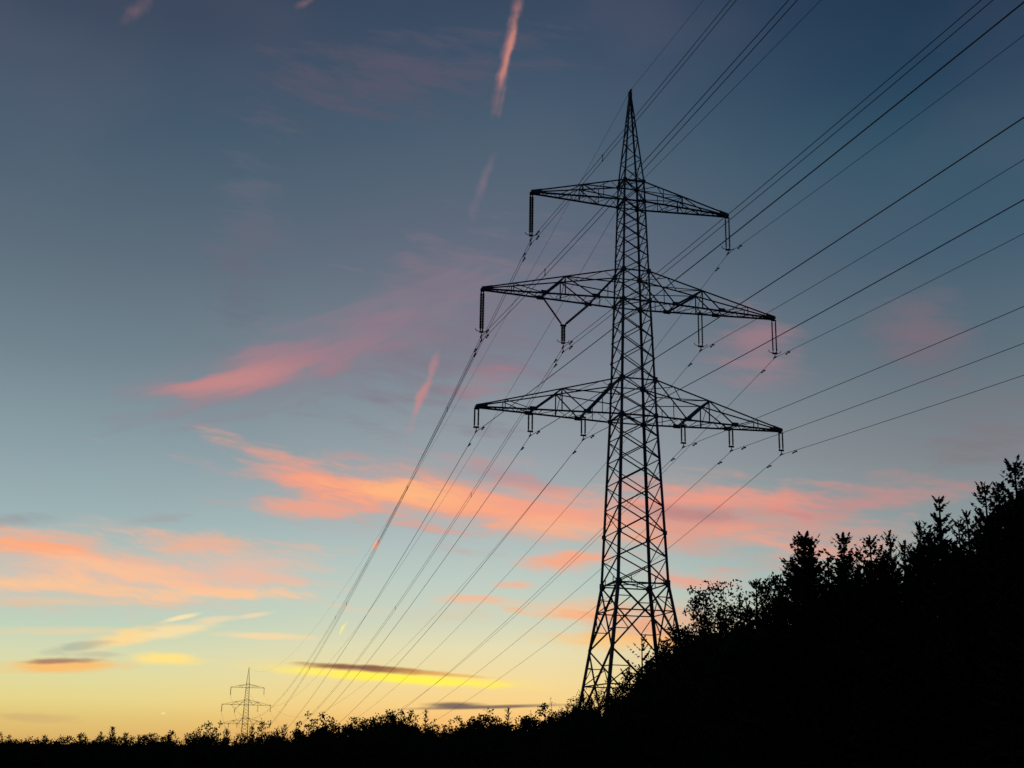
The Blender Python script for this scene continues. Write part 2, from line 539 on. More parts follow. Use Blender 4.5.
def make_pylon():
    root = empty('lattice_pylon', (TX, TY, TZ), PSI,
                 'tall dark lattice steel pylon with three tiers of crossarms rising beside the forest edge', 'pylon', 'lattice pylons')
    Lz = {k: v[0] for k, v in LEVELS.items()}
    base_z = [0.0, 6.6, 12.9, Lz['brk']]
    # legs
    for c in ((-1, -1), (1, -1), (1, 1), (-1, 1)):
        mb = MB()
        zs = [0] + [Lz[k] for k in ('brk', 'lowL', 'midL', 'topU')]
        for z0, z1, w in zip(zs, zs[1:], (.24, .21, .18, .15)):
            corner_bar(mb, cpt(c, z0), cpt(c, z1), w, *c)
        leg = mb.build('corner_leg', M_STEEL, root)
        for k, sz in (('brk', .62), ('waist', .42), ('lowL', .5), ('lowU', .55), ('midL', .48), ('midU', .5), ('topL', .42), ('topU', .45)):
            g = MB()
            p = cpt(c, Lz[k])
            t = .03
            g.add([Vector((p.x - c[0] * q[0], p.y + c[1] * (.02 + e), p.z + q[1])) for e in (0, t)
                   for q in ((-.10, -sz * .3), (-.10, sz * .4), (sz * .35, sz * .5), (sz * .6, .06), (sz * .6, -.1), (sz * .3, -sz * .55))],
                  [(0, 1, 2, 3, 4, 5), (11, 10, 9, 8, 7, 6)] + [(i, (i + 1) % 6, 6 + (i + 1) % 6, 6 + i) for i in range(6)])
            g.add([Vector((p.x + c[0] * (.02 + e), p.y - c[1] * q[0], p.z + q[1])) for e in (0, t)
                   for q in ((-.07, -sz * .3), (-.07, sz * .4), (sz * .35, sz * .5), (sz * .6, .06), (sz * .6, -.1), (sz * .3, -sz * .55))],
                  [(0, 1, 2, 3, 4, 5), (11, 10, 9, 8, 7, 6)] + [(i, (i + 1) % 6, 6 + (i + 1) % 6, 6 + i) for i in range(6)])
            g.build('gusset_plate', M_STEEL, leg)
        f = MB()
        w = half_w(0)
        p = Vector((c[0] * w, c[1] * w, 0))
        for zz, ss in ((-2.4, .75), (.12, .6), (.35, .5)):
            for dx, dy in ((-1, -1), (1, -1), (1, 1), (-1, 1)):
                f.v.append((p.x + dx * ss, p.y + dy * ss, zz))
        for q in range(2):
            for i in range(4):
                f.f.append((q * 4 + i, q * 4 + (i + 1) % 4, q * 4 + 4 + (i + 1) % 4, q * 4 + 4 + i))
        f.f += [(3, 2, 1, 0), (8, 9, 10, 11)]
        f.build('footing', M_CONC, root)
    # sides
    sect = [('brk', 'waist', 2, .085), ('waist', 'lowL', 5, .085), ('lowL', 'lowU', 2, .075), ('lowU', 'midL', 4, .075),
            ('midL', 'midU', 2, .07), ('midU', 'topL', 5, .068), ('topL', 'topU', 1, .065)]
    for si, (ca, cb) in enumerate(SIDES):
        mb = MB()
        # splayed foot: big crosses with secondary struts
        for z0, z1 in zip(base_z, base_z[1:]):
            a0, b0, a1, b1 = cpt(ca, z0), cpt(cb, z0), cpt(ca, z1), cpt(cb, z1)
            w0, w1 = (b0 - a0).length, (b1 - a1).length
            t = w0 / (w0 + w1)
            X = lerp(a0, b1, t)
            angle_bar(mb, a0, b1, .13)
            angle_bar(mb, b0, a1, .13, -1)
            zx = X.z
            aX, bX = cpt(ca, zx), cpt(cb, zx)
            angle_bar(mb, aX, bX, .09)
            for e0, e1, leg in ((a0, X, ca), (b0, X, cb), (a1, X, ca), (b1, X, cb)):
                m = lerp(e0, e1, .5)
                L_ = cpt(leg, m.z)
                angle_bar(mb, m, L_, .07)
                angle_bar(mb, m, cpt(leg, zx), .07)
        for k0, k1, n, wd in sect:
            zs = split(Lz[k0], Lz[k1], n)
            for z0, z1 in zip(zs, zs[1:]):
                angle_bar(mb, cpt(ca, z0), cpt(cb, z1), wd)
                angle_bar(mb, cpt(cb, z0), cpt(ca, z1), wd, -1)
        for k, wd in (('brk', .11), ('lowL', .12), ('lowU', .1), ('midL', .12), ('midU', .1), ('topL', .12), ('topU', .14)):
            angle_bar(mb, cpt(ca, Lz[k]), cpt(cb, Lz[k]), wd)
        # hangers between the first cross and the waist frame
        zs = split(Lz['brk'], Lz['waist'], 2)
        zm = lerp(zs[0], zs[1], .5)
        for t in (.27, .73):
            p = lerp(cpt(ca, Lz['brk']), cpt(cb, Lz['brk']), t)
            q = lerp(cpt(ca, zs[0]), cpt(cb, zs[1]), t) if t < .5 else lerp(cpt(cb, zs[0]), cpt(ca, zs[1]), 1 - t)
            angle_bar(mb, p, q, .07)
        mb.build('side_bracing', M_STEEL, root)
    # horizontal diaphragms
    for k in ('brk', 'lowL', 'midL', 'topL', 'topU'):
        mb = MB()
        angle_bar(mb, cpt((-1, -1), Lz[k]), cpt((1, 1), Lz[k]), .08)
        angle_bar(mb, cpt((1, -1), Lz[k] + .1), cpt((-1, 1), Lz[k] + .1), .08)
        mb.build('diaphragm', M_STEEL, root)
    # peak
    mb = MB()
    for c in ((-1, -1), (1, -1), (1, 1), (-1, 1)):
        corner_bar(mb, cpt(c, Lz['topU']), cpt(c, APEX_Z), .13, *c)
    n = 9
    zs = [Lz['topU'] + (APEX_Z - .7 - Lz['topU']) * (1 - (1 - i / n) ** 1.25) for i in range(n + 1)]
    for si, (ca, cb) in enumerate(SIDES):
        for i, (z0, z1) in enumerate(zip(zs, zs[1:])):
            if (i + si) % 2:
                angle_bar(mb, cpt(ca, z0), cpt(cb, z1), .065)
            else:
                angle_bar(mb, cpt(cb, z0), cpt(ca, z1), .065)
    pk = mb.build('earth_wire_peak', M_STEEL, root)
    mb = MB()
    box(mb, (0, 0, APEX_Z - .12), .26, .34, .5)
    box(mb, (0, 0, APEX_Z + .22), .14, .7, .12)
    mb.build('peak_cap', M_STEEL, pk)

    # crossarms
    def arm(sx, kL, kU, tip, xs_low, x_mid, style):
        a = empty('crossarm', (0, 0, 0))
        a.parent = root
        zL, zU = Lz[kL], Lz[kU]
        wl, wu = half_w(zL), half_w(zU)
        TIPY = .16

        def low(x, sy):
            t = (x - wl) / (tip - wl)
            return Vector((sx * x, sy * (wl + (TIPY - wl) * t), zL))

        def up(x, sy):
            t = (x - wu) / (tip - wu)
            return Vector((sx * x, sy * (wu + (TIPY * .8 - wu) * t), zU + (zL + .12 - zU) * t))
        for sy in (-1, 1):
            mb = MB(); angle_bar(mb, low(wl, sy), low(tip, sy), .12, sx); mb.build('lower_chord', M_STEEL, a)
            mb = MB(); angle_bar(mb, up(wu, sy), up(tip, sy), .09, sx); mb.build('upper_chord', M_STEEL, a)
        mb = MB()
        # floor lattice between the two lower chords
        xs = [wl]
        while xs[-1] < tip - .5:
            xs.append(min(tip, xs[-1] + max(.7, 1.05 * abs(low(xs[-1], 1).y) * 1.25)))
        s = 1
        for x0, x1 in zip(xs, xs[1:]):
            angle_bar(mb, low(x0, s), low(x1, -s), .05)
            angle_bar(mb, low(x1, -s), low(x1, s), .04)
            s = -s
        mb.build('floor_lattice', M_STEEL, a)
        mb = MB()
        ym = lambda sy: up(x_mid, sy)
        for sy in (-1, 1):
            um = up(x_mid, sy)
            angle_bar(mb, um, low(x_mid, sy), .08)
            zmid = lerp(zL, zU, .52)
            angle_bar(mb, um, cpt((sx, sy), zmid), .075)
            if style == 'top':
                angle_bar(mb, um, low(lerp(wl, x_mid, .5), sy), .06)
                angle_bar(mb, up(lerp(wu, x_mid, .5), sy), low(lerp(wl, x_mid, .5), sy), .05)
                xo = lerp(x_mid, tip, .45)
                angle_bar(mb, um, low(xo, sy), .06)
            else:
                x1, x3 = xs_low
                left = sx < 0
                angle_bar(mb, cpt((sx, sy), zU), low(x1, sy), .16 if left else .08)
                angle_bar(mb, um, low(x1, sy), .08 if left else .17)
                angle_bar(mb, um, low(x3, sy), .13 if left else .08)
                xo = lerp(x3, tip, .5)
                angle_bar(mb, up(xo, sy), low(xo, sy), .06)
                angle_bar(mb, up(xo, sy), low(x3, sy), .055)
                xi = lerp(wl, x1, .55)
                angle_bar(mb, lerp(cpt((sx, sy), zU), low(x1, sy), .55), low(xi, sy), .05)
        angle_bar(mb, up(x_mid, -1), up(x_mid, 1), .08)
        angle_bar(mb, up(x_mid, -1), low(x_mid, 1), .05)
        s = 1
        for q0, q1 in ((0, .33), (.33, .66), (.66, 1)):
            angle_bar(mb, up(lerp(wu, x_mid, q0), s), up(lerp(wu, x_mid, q1), -s), .05)
            s = -s
        mb.build('arm_bracing', M_STEEL, a)
        if style != 'top':
            for x in xs_low:
                mb = MB()
                for sy in (-1, 1):
                    p = low(x, sy)
                    box(mb, (p.x, p.y + sy * .09, p.z + .03), .62, .03, .34)
                angle_bar(mb, low(x, -1), low(x, 1), .11)
                mb.build('node_plate', M_STEEL, a)
        # solid wedge at the tip
        mb = MB()
        x0 = tip - .8
        for sy in (-1, 1):
            p, q = low(x0, sy), up(x0, sy)
            e = .035 * sy
            A = [Vector((p.x, p.y + .06 * sy, p.z - .06)), Vector((sx * (tip + .1), sy * .17, zL - .09)),
                 Vector((sx * (tip + .1), sy * .17, zL + .16)), Vector((q.x, p.y + .06 * sy, q.z + .03))]
            B = [v + Vector((0, e, 0)) for v in A]
            mb.add(A + B, [(0, 1, 2, 3), (7, 6, 5, 4)] + [(i, (i + 1) % 4, 4 + (i + 1) % 4, 4 + i) for i in range(4)])
        box(mb, (sx * (tip - .1), 0, zL - .02), .5, .3, .06)
        mb.build('tip_plate', M_STEEL, a)

    for sx in (-1, 1):
        arm(sx, 'topL', 'topU', ARM_TIP['topL'], None, 4.4, 'top')
        arm(sx, 'midL', 'midU', ARM_TIP['midL'], (3.45, 7.65), 5.93, 'mid')
        arm(sx, 'lowL', 'lowU', ARM_TIP['lowL'], (4.22, 8.48), 6.2, 'low')
    return root


pylon = make_pylon()
CP, SP = math.cos(PSI), math.sin(PSI)


def to_world(x, y, z):
    return Vector((TX + x * CP - y * SP, TY + x * SP + y * CP, TZ + z))


FAR = to_world(0, SPAN, DROP)
far_pylon = copy_tree(pylon)
far_pylon.location = FAR
far_pylon['label'] = 'tiny distant lattice pylon far down the line, low on the left horizon'

# ------------------------------------------------------------------ insulators
PLACE = ['left tip of the top crossarm', 'right tip of the top crossarm', 'left tip of the middle crossarm',
         'inner left side of the middle crossarm', 'inner right side of the middle crossarm', 'right tip of the middle crossarm',
         'left tip of the lowest crossarm', 'middle left node of the lowest crossarm', 'inner left node of the lowest crossarm',
         'inner right node of the lowest crossarm', 'middle right node of the lowest crossarm', 'right tip of the lowest crossarm']
TWIN = {0, 2, 3}
THICK = {6, 7, 8}


def shed_rod(mb, a, b, r, n):
    a, b = Vector(a), Vector(b)
    pts, rad = [], []
    for i in range(n):
        t0 = .06 + .88 * i / n
        for dt, q in ((0, .6), (.25, 1.0), (.45, .95), (.6, .62)):
            pts.append(a.lerp(b, t0 + dt * .88 / n)); rad.append(r * q)
    pts = [a] + pts + [b]
    rad = [r * .3] + rad + [r * .3]
    tube(mb, pts, rad, 8)


def insulator(i, zoff_world):
    arm_, k, x, zt, drop = HANG[i]
    left = x < 0 and arm_ != 'lowL'
    r, sepx = (.115, .18) if left else ((.085, .30) if arm_ == 'lowL' else (.075, .32))
    n = 22 if left else (12 if arm_ == 'lowL' else 18)
    e = empty('insulator_string', (0, 0, 0), PSI)
    top = -.15
    if i == 3:
        for x1 in (3.45, 7.65):
            mb = MB()
            xo = -x1 - x
            shed_rod(mb, (xo, 0, -.1), (.1 * (1 if xo > 0 else -1), 0, -2.32), .10 if x1 > 5 else .125, 16)
            mb.build('diagonal_rod', M_INS, e)
        top = -2.38
        n = 10
        mb = MB(); box(mb, (0, 0, -2.36), .5, .07, .16); mb.build('top_yoke', M_STEEL, e)
    else:
        mb = MB()
        box(mb, (0, 0, -.12), sepx + .14, .07, .12)
        box(mb, (0, 0, 0), .1, .1, .2)
        mb.build('top_yoke', M_STEEL, e)
    bot = -drop + .42
    for s in (-1, 1):
        mb = MB()
        shed_rod(mb, (s * sepx / 2, 0, top), (s * sepx / 2, 0, bot), r, n)
        mb.build('shed_rod', M_INS, e)
    mb = MB()
    box(mb, (0, 0, bot - .06), sepx + .16, .07, .14)
    if arm_ != 'lowL':
        for s in (-1, 1):
            tube(mb, [(s * (sepx / 2 + .02), 0, bot - .02), (s * (sepx / 2 + .32), 0, bot + .02), (s * (sepx / 2 + .42), 0, bot + .2)], .03, 5)
            tube(mb, [(0, 0, bot - .04), (0, s * .35, bot), (0, s * .5, bot + .16)], .03, 5)
    mb.build('bottom_yoke', M_STEEL, e)
    mb = MB()
    tube(mb, [(0, 0, bot - .1), (0, 0, -drop - (.36 if i in TWIN else -.08))], .035, 5)
    for dz in ((0, -.4) if i in TWIN else (0,)):
        tube(mb, [(0, -.34, -drop - .04 + dz), (0, -.15, -drop + .03 + dz), (0, .15, -drop + .03 + dz), (0, .34, -drop - .04 + dz)], [.03, .07, .07, .03], 6)
    mb.build('cable_clamp', M_STEEL, e)
    return e


for i, (arm_, k, x, zt, drop) in enumerate(HANG):
    e = insulator(i, 0)
    e.location = to_world(x, 0, zt - .05)
    kind = ('V shaped insulator at ' if i == 3 else 'long dark insulator pair under ' if i in (0, 2) else
            'thin insulator pair under ' if i in (1, 4, 5) else 'short insulator pair under ')
    tag(e, kind + PLACE[i] + ', near pylon', 'insulator', 'insulators on the near pylon')
    c = copy_tree(e)
    c.location = e.location + (FAR - Vector((TX, TY, TZ)))
    tag(c, 'tiny insulator under ' + PLACE[i] + ', distant pylon', 'insulator', 'insulators on the distant pylon')

# ------------------------------------------------------------------ conductors
NEAR_LEN = 190.0


def run(cls, dx=0.0, dz=0.0):
    s, c = NEAR_SLOPE[cls]
    q = FAR_SAG[cls]
    pts = []
    for i in range(56, 0, -1):
        t = NEAR_LEN * (i / 56) ** 1.25
        pts.append((dx, -t, s * t + c * t * t + dz))
    pts.append((dx, 0, dz))
    for i in range(1, 65):
        t = SPAN * (i / 64) ** 1.1
        pts.append((dx, t, DROP / SPAN * t + q * t * (t - SPAN) + dz))
    return pts


def at(cls, t):
    s, c = NEAR_SLOPE[cls]
    q = FAR_SAG[cls]
    return s * -t + c * t * t if t < 0 else DROP / SPAN * t + q * t * (t - SPAN)


def damper(parent, cls, xs, y):
    mb = MB()
    xx = 0
    for dz in xs:
        z = at(cls, y) - .13 + dz
        tube(mb, [(xx, y - .26, z), (xx, y + .26, z + .0)], .02, 5)
        for s in (-1, 1):
            tube(mb, [(xx, y + s * .26 - .1, z), (xx, y + s * .26 + .1, z)], .065, 6)
        box(mb, (xx, y, z + .08), .05, .06, .18)
    mb.build('vibration_damper', M_STEEL, parent)


for i, (arm_, k, x, zt, drop) in enumerate(HANG):
    cls = 'small' if arm_ == 'lowL' else 'big'
    e = empty('power_line', to_world(x, 0, zt - .05 - drop), PSI)
    if i in TWIN:
        for dz in (0, -.4):
            mb = MB(); tube(mb, run(cls, 0, dz), .019, 6); mb.build('cable', M_CABLE, e)
        for y in (-150, -105, -62, -19, 34, 82, 131, 180, 240, 300, 360, 420, 480, 540):
            mb = MB()
            z = at(cls, y)
            box(mb, (0, y, z - .2), .035, .04, .4)
            for dz in (0, -.4):
                box(mb, (0, y, z + dz), .07, .1, .08)
            mb.build('spacer', M_STEEL, e)
        for y in (-2.2, 2.2):
            damper(e, cls, (0, -.4), y)
        lab = 'twin bundled power cables slung from the ' + PLACE[i]
    else:
        mb = MB(); tube(mb, run(cls), (.023 if i in THICK else .018), 6); mb.build('cable', M_CABLE, e)
        for y in (-2.4, 2.4):
            damper(e, cls, (0,), y)
        lab = ('thick' if i in THICK else 'thin') + ' single power cable slung from the ' + PLACE[i]
    tag(e, lab, 'power line', 'overhead power lines')

mb = MB(); tube(mb, run('earth'), .014, 6)
o = mb.build('earth_wire', M_CABLE, None, to_world(0, 0, APEX_Z + .27))
o.rotation_euler = (0, 0, PSI)
tag(o, 'thin earth wire strung over the pointed peak of the pylons', 'power line', 'overhead power lines')
zt = LEVELS['topL'][0]; wt = half_w(zt)
mb = MB(); tube(mb, run('fibre'), .017, 6)
o = mb.build('fibre_cable', M_CABLE, None, to_world(-wt - .08, -wt - .08, zt))
o.rotation_euler = (0, 0, PSI)
tag(o, 'thin cable fixed to the near left leg of the pylon at the top crossarm', 'power line', 'overhead power lines')


# ------------------------------------------------------------------ trees
def quad_leaf(V, F, p, d, s, ln, wd):
    """pointed leaf or twig: p base, d unit direction, s side vector"""
    o = len(V)
    m = p + d * (ln * .45)
    V.extend((p, m + s * wd, p + d * ln, m - s * wd))
    F.append((o, o + 1, o + 2, o + 3))


def rand_dir(R):
    z = R.uniform(-1, 1); t = R.uniform(0, 6.283)
    q = math.sqrt(1 - z * z)
    return Vector((q * math.cos(t), q * math.sin(t), z))


def spruce(seed, H=14.0, spread=.2, step=.55, nb=6, rag=.18, power=.68, base=.05, twig=.44, bare=0.0, tw=.105):
    R = random.Random(seed)
    tr = MB()
    lean = R.uniform(-.012, .012), R.uniform(-.012, .012)
    ax = lambda z: Vector((lean[0] * z, lean[1] * z, z))
    tube(tr, [ax(H * i / 8) for i in range(9)], [.018 * H * (1 - i / 8.2) ** .9 + .012 for i in range(9)], 7)
    V, F = [], []
    z = H * base
    while z < H - .12:
        fr = (H - z) / H
        L0 = spread * H * fr ** power + .10
        st = step * (.55 + .6 * min(1, fr * 3)) * R.uniform(.8, 1.2)
        wscale = R.uniform(1 - rag, 1 + rag)
        n = nb if fr > .12 else max(3, nb - 2)
        a0 = R.uniform(0, 6.28)
        for b in range(n):
            if R.random() < bare:
                continue
            an = a0 + 6.283 * b / n + R.uniform(-.35, .35)
            L = L0 * wscale * R.uniform(.72, 1.15)
            el0 = math.radians(34 - 62 * min(1, fr * 1.5) + R.uniform(-9, 9))
            hd = Vector((math.cos(an), math.sin(an), 0))
            sd = Vector((-math.sin(an), math.cos(an), 0))
            p0 = ax(z + R.uniform(-.12, .12))
            ns = max(3, int(L / .14))
            pts = []
            for q in range(ns + 1):
                t = q / ns
                pts.append(p0 + hd * (L * t) + Vector((0, 0, L * t * math.tan(el0) + .22 * L * t * t)))
            for q in range(0, ns, 2):
                a, c = pts[q], pts[min(q + 2, ns)]
                o = len(V); w = .03 * (1 - q / ns) + .012
                V.extend((a + sd * w, a - sd * w, c - sd * w * .8, c + sd * w * .8)); F.append((o, o + 1, o + 2, o + 3))
            for q in range(1, ns + 1):
                t = q / ns
                tl = twig * (1.05 - .65 * t) * min(1, .35 + L * .5) * R.uniform(.7, 1.2)
                ax_d = (pts[q] - pts[q - 1]).normalized()
                for s in (-1, 1):
                    dv = (ax_d * R.uniform(.5, .8) + sd * s * R.uniform(.5, .9) + Vector((0, 0, R.uniform(-.35, .12)))).normalized()
                    quad_leaf(V, F, pts[q], dv, dv.cross(Vector((R.uniform(-1, 1), R.uniform(-1, 1), 1))).normalized(), tl, tw)
                dv = (Vector((0, 0, -1)) + ax_d * .5 + sd * R.uniform(-.5, .5)).normalized()
                quad_leaf(V, F, pts[q], dv, sd, tl * .75, tw)
                if q == ns:
                    quad_leaf(V, F, pts[q], ax_d, sd, .22, tw * .7)
        z += st
    # leader
    for q in range(10):
        p = ax(H - .5 + .05 * q)
        dv = (Vector((R.uniform(-.6, .6), R.uniform(-.6, .6), 1))).normalized()
        quad_leaf(V, F, p, dv, dv.cross(rand_dir(R)).normalized(), .16, .03)
    cr = MB(); cr.v, cr.f = V, F
    return tr, cr, H, M_NEEDLE


def broadleaf(seed, H=12.0, width=6.0, trunk=.22, depth=5, leaves=16, leaf=.2, clump=.42, up=.35, fork=(2, 3), stems=1, rad=.17, fill=0, fz=.60, fh=.37):
    R = random.Random(seed)
    segs, tips = [], []

    def grow(p, d, ln, r, dep):
        n = 3
        pts = [p]
        for i in range(n):
            d = (d + rand_dir(R) * .16 + Vector((0, 0, .05))).normalized()
            pts.append(pts[-1] + d * (ln / n))
        segs.append((pts, r, r * .68))
        if dep == 0:
            tips.append((pts[-1], d)); tips.append((pts[-2], d))
            return
        if dep <= 2:
            tips.append((pts[-1], d))
        for c in range(R.randint(*fork) + (1 if dep == depth else 0)):
            nd_ = (d * R.uniform(.55, 1.1) + rand_dir(R) * R.uniform(.55, .95) + Vector((0, 0, up))).normalized()
            grow(pts[R.choice((2, 3, 3))], nd_, ln * R.uniform(.58, .86), r * .62, dep - 1)
    for s in range(stems):
        d0 = (Vector((0, 0, 1)) + rand_dir(R) * (.35 if stems > 1 else .08)).normalized()
        grow(Vector((R.uniform(-.2, .2), R.uniform(-.2, .2), 0)) if stems > 1 else Vector((0, 0, 0)), d0, H * trunk, rad, depth)
    zt = max(p.z for p, d in tips) + clump * .5
    xs = sorted(abs(p.x) for p, d in tips); ys = sorted(abs(p.y) for p, d in tips)
    wx = (xs[int(len(xs) * .95)] + ys[int(len(ys) * .95)]) + clump
    kz, kx = H * (.93 if fill else 1) / zt, width * (.92 if fill else 1) / wx
    sc = lambda p: Vector((p.x * kx, p.y * kx, p.z * kz))
    tr = MB()
    for pts, r0, r1 in segs:
        m = len(pts) - 1
        tube(tr, [sc(p) for p in pts], [max(.012, r0 + (r1 - r0) * i / m) for i in range(m + 1)], 5, cap=False)
    for q in range(fill):
        dv = rand_dir(R) * R.random() ** .25
        lump = 1 + .2 * math.sin(4.1 * dv.x + seed) * math.cos(5.3 * dv.z + 3 * dv.y) + .08 * math.sin(9 * dv.y + seed)
        tips.append((Vector((dv.x * width * .47 * lump / kx, dv.y * width * .47 * lump / kx, (H * fz + dv.z * H * fh * lump) / kz)), dv))
    V, F = [], []
    for p, d in tips:
        c = sc(p)
        dens = R.uniform(.35, 1.3)
        for q in range(int(leaves * dens)):
            o = rand_dir(R) * clump * R.random() ** .45
            o.z *= .8
            dv = (rand_dir(R) + Vector((0, 0, -.25)) + o * .6).normalized()
            quad_leaf(V, F, c + o, dv, dv.cross(rand_dir(R)).normalized(), leaf * R.uniform(.65, 1.25), leaf * .36)
    cr = MB(); cr.v, cr.f = V, F
    return tr, cr, H, M_LEAF


KINDS = {
    'spruce_full': [lambda: spruce(11), lambda: spruce(12, spread=.185, nb=7), lambda: spruce(13, spread=.22, rag=.25)],
    'spruce_slim': [lambda: spruce(21, spread=.115, rag=.22, twig=.36), lambda: spruce(22, spread=.13, rag=.25, step=.5, twig=.36)],
    'spruce_ragged': [lambda: spruce(31, spread=.18, rag=.34, step=.7, nb=6, bare=.05), lambda: spruce(32, spread=.17, rag=.34, step=.66, nb=6, bare=.06)],
    'young_spruce': [lambda: spruce(41, H=10, spread=.2, rag=.3, step=.62, nb=5, bare=.08, twig=.3)],
    'bulky_conifer': [lambda: spruce(51, spread=.27, rag=.22, power=.66, step=.42, nb=10, twig=.5, tw=.12)],
    'dense_broadleaf': [lambda: broadleaf(61, leaves=30, leaf=.19, fill=400), lambda: broadleaf(62, leaves=28, leaf=.19, width=6.4, fill=380), lambda: broadleaf(63, leaves=30, leaf=.2, trunk=.18, width=6.8, fill=420)],
    'tall_broadleaf': [lambda: broadleaf(71, width=5.2, up=.6, leaf=.19, leaves=26, fill=280), lambda: broadleaf(72, width=4.8, up=.6, leaf=.19, leaves=24, stems=2, trunk=.2, fill=260)],
    'far_dense': [lambda: broadleaf(64, leaves=17, leaf=.27, fill=300), lambda: broadleaf(65, leaves=16, leaf=.27, width=6.6, fill=280), lambda: broadleaf(66, leaves=17, leaf=.27, trunk=.18, width=7, fill=320)],
    'far_tall': [lambda: broadleaf(74, width=5.4, up=.6, leaf=.25, leaves=15, fill=200), lambda: broadleaf(75, width=5.2, up=.6, leaf=.25, leaves=14, stems=2, trunk=.2, fill=190)],
    'open_broadleaf': [lambda: broadleaf(81, H=12, width=3.5, up=.4, leaves=12, leaf=.15, clump=.3, trunk=.75, depth=4, fork=(2, 3), fill=200, fz=.85, fh=.135)],
    'bare_sapling': [lambda: broadleaf(91, H=9, width=1.6, up=.9, depth=3, leaves=3, leaf=.12, clump=.25, trunk=.34, rad=.07)],
}
NAMES = {'spruce_full': 'spruce_tree', 'spruce_slim': 'slim_spruce', 'spruce_ragged': 'spruce_tree', 'young_spruce': 'young_spruce',
         'bulky_conifer': 'conifer_tree', 'dense_broadleaf': 'leafy_tree', 'tall_broadleaf': 'leafy_tree', 'far_dense': 'leafy_tree', 'far_tall': 'leafy_tree', 'open_broadleaf': 'open_tree', 'bare_sapling': 'sapling'}
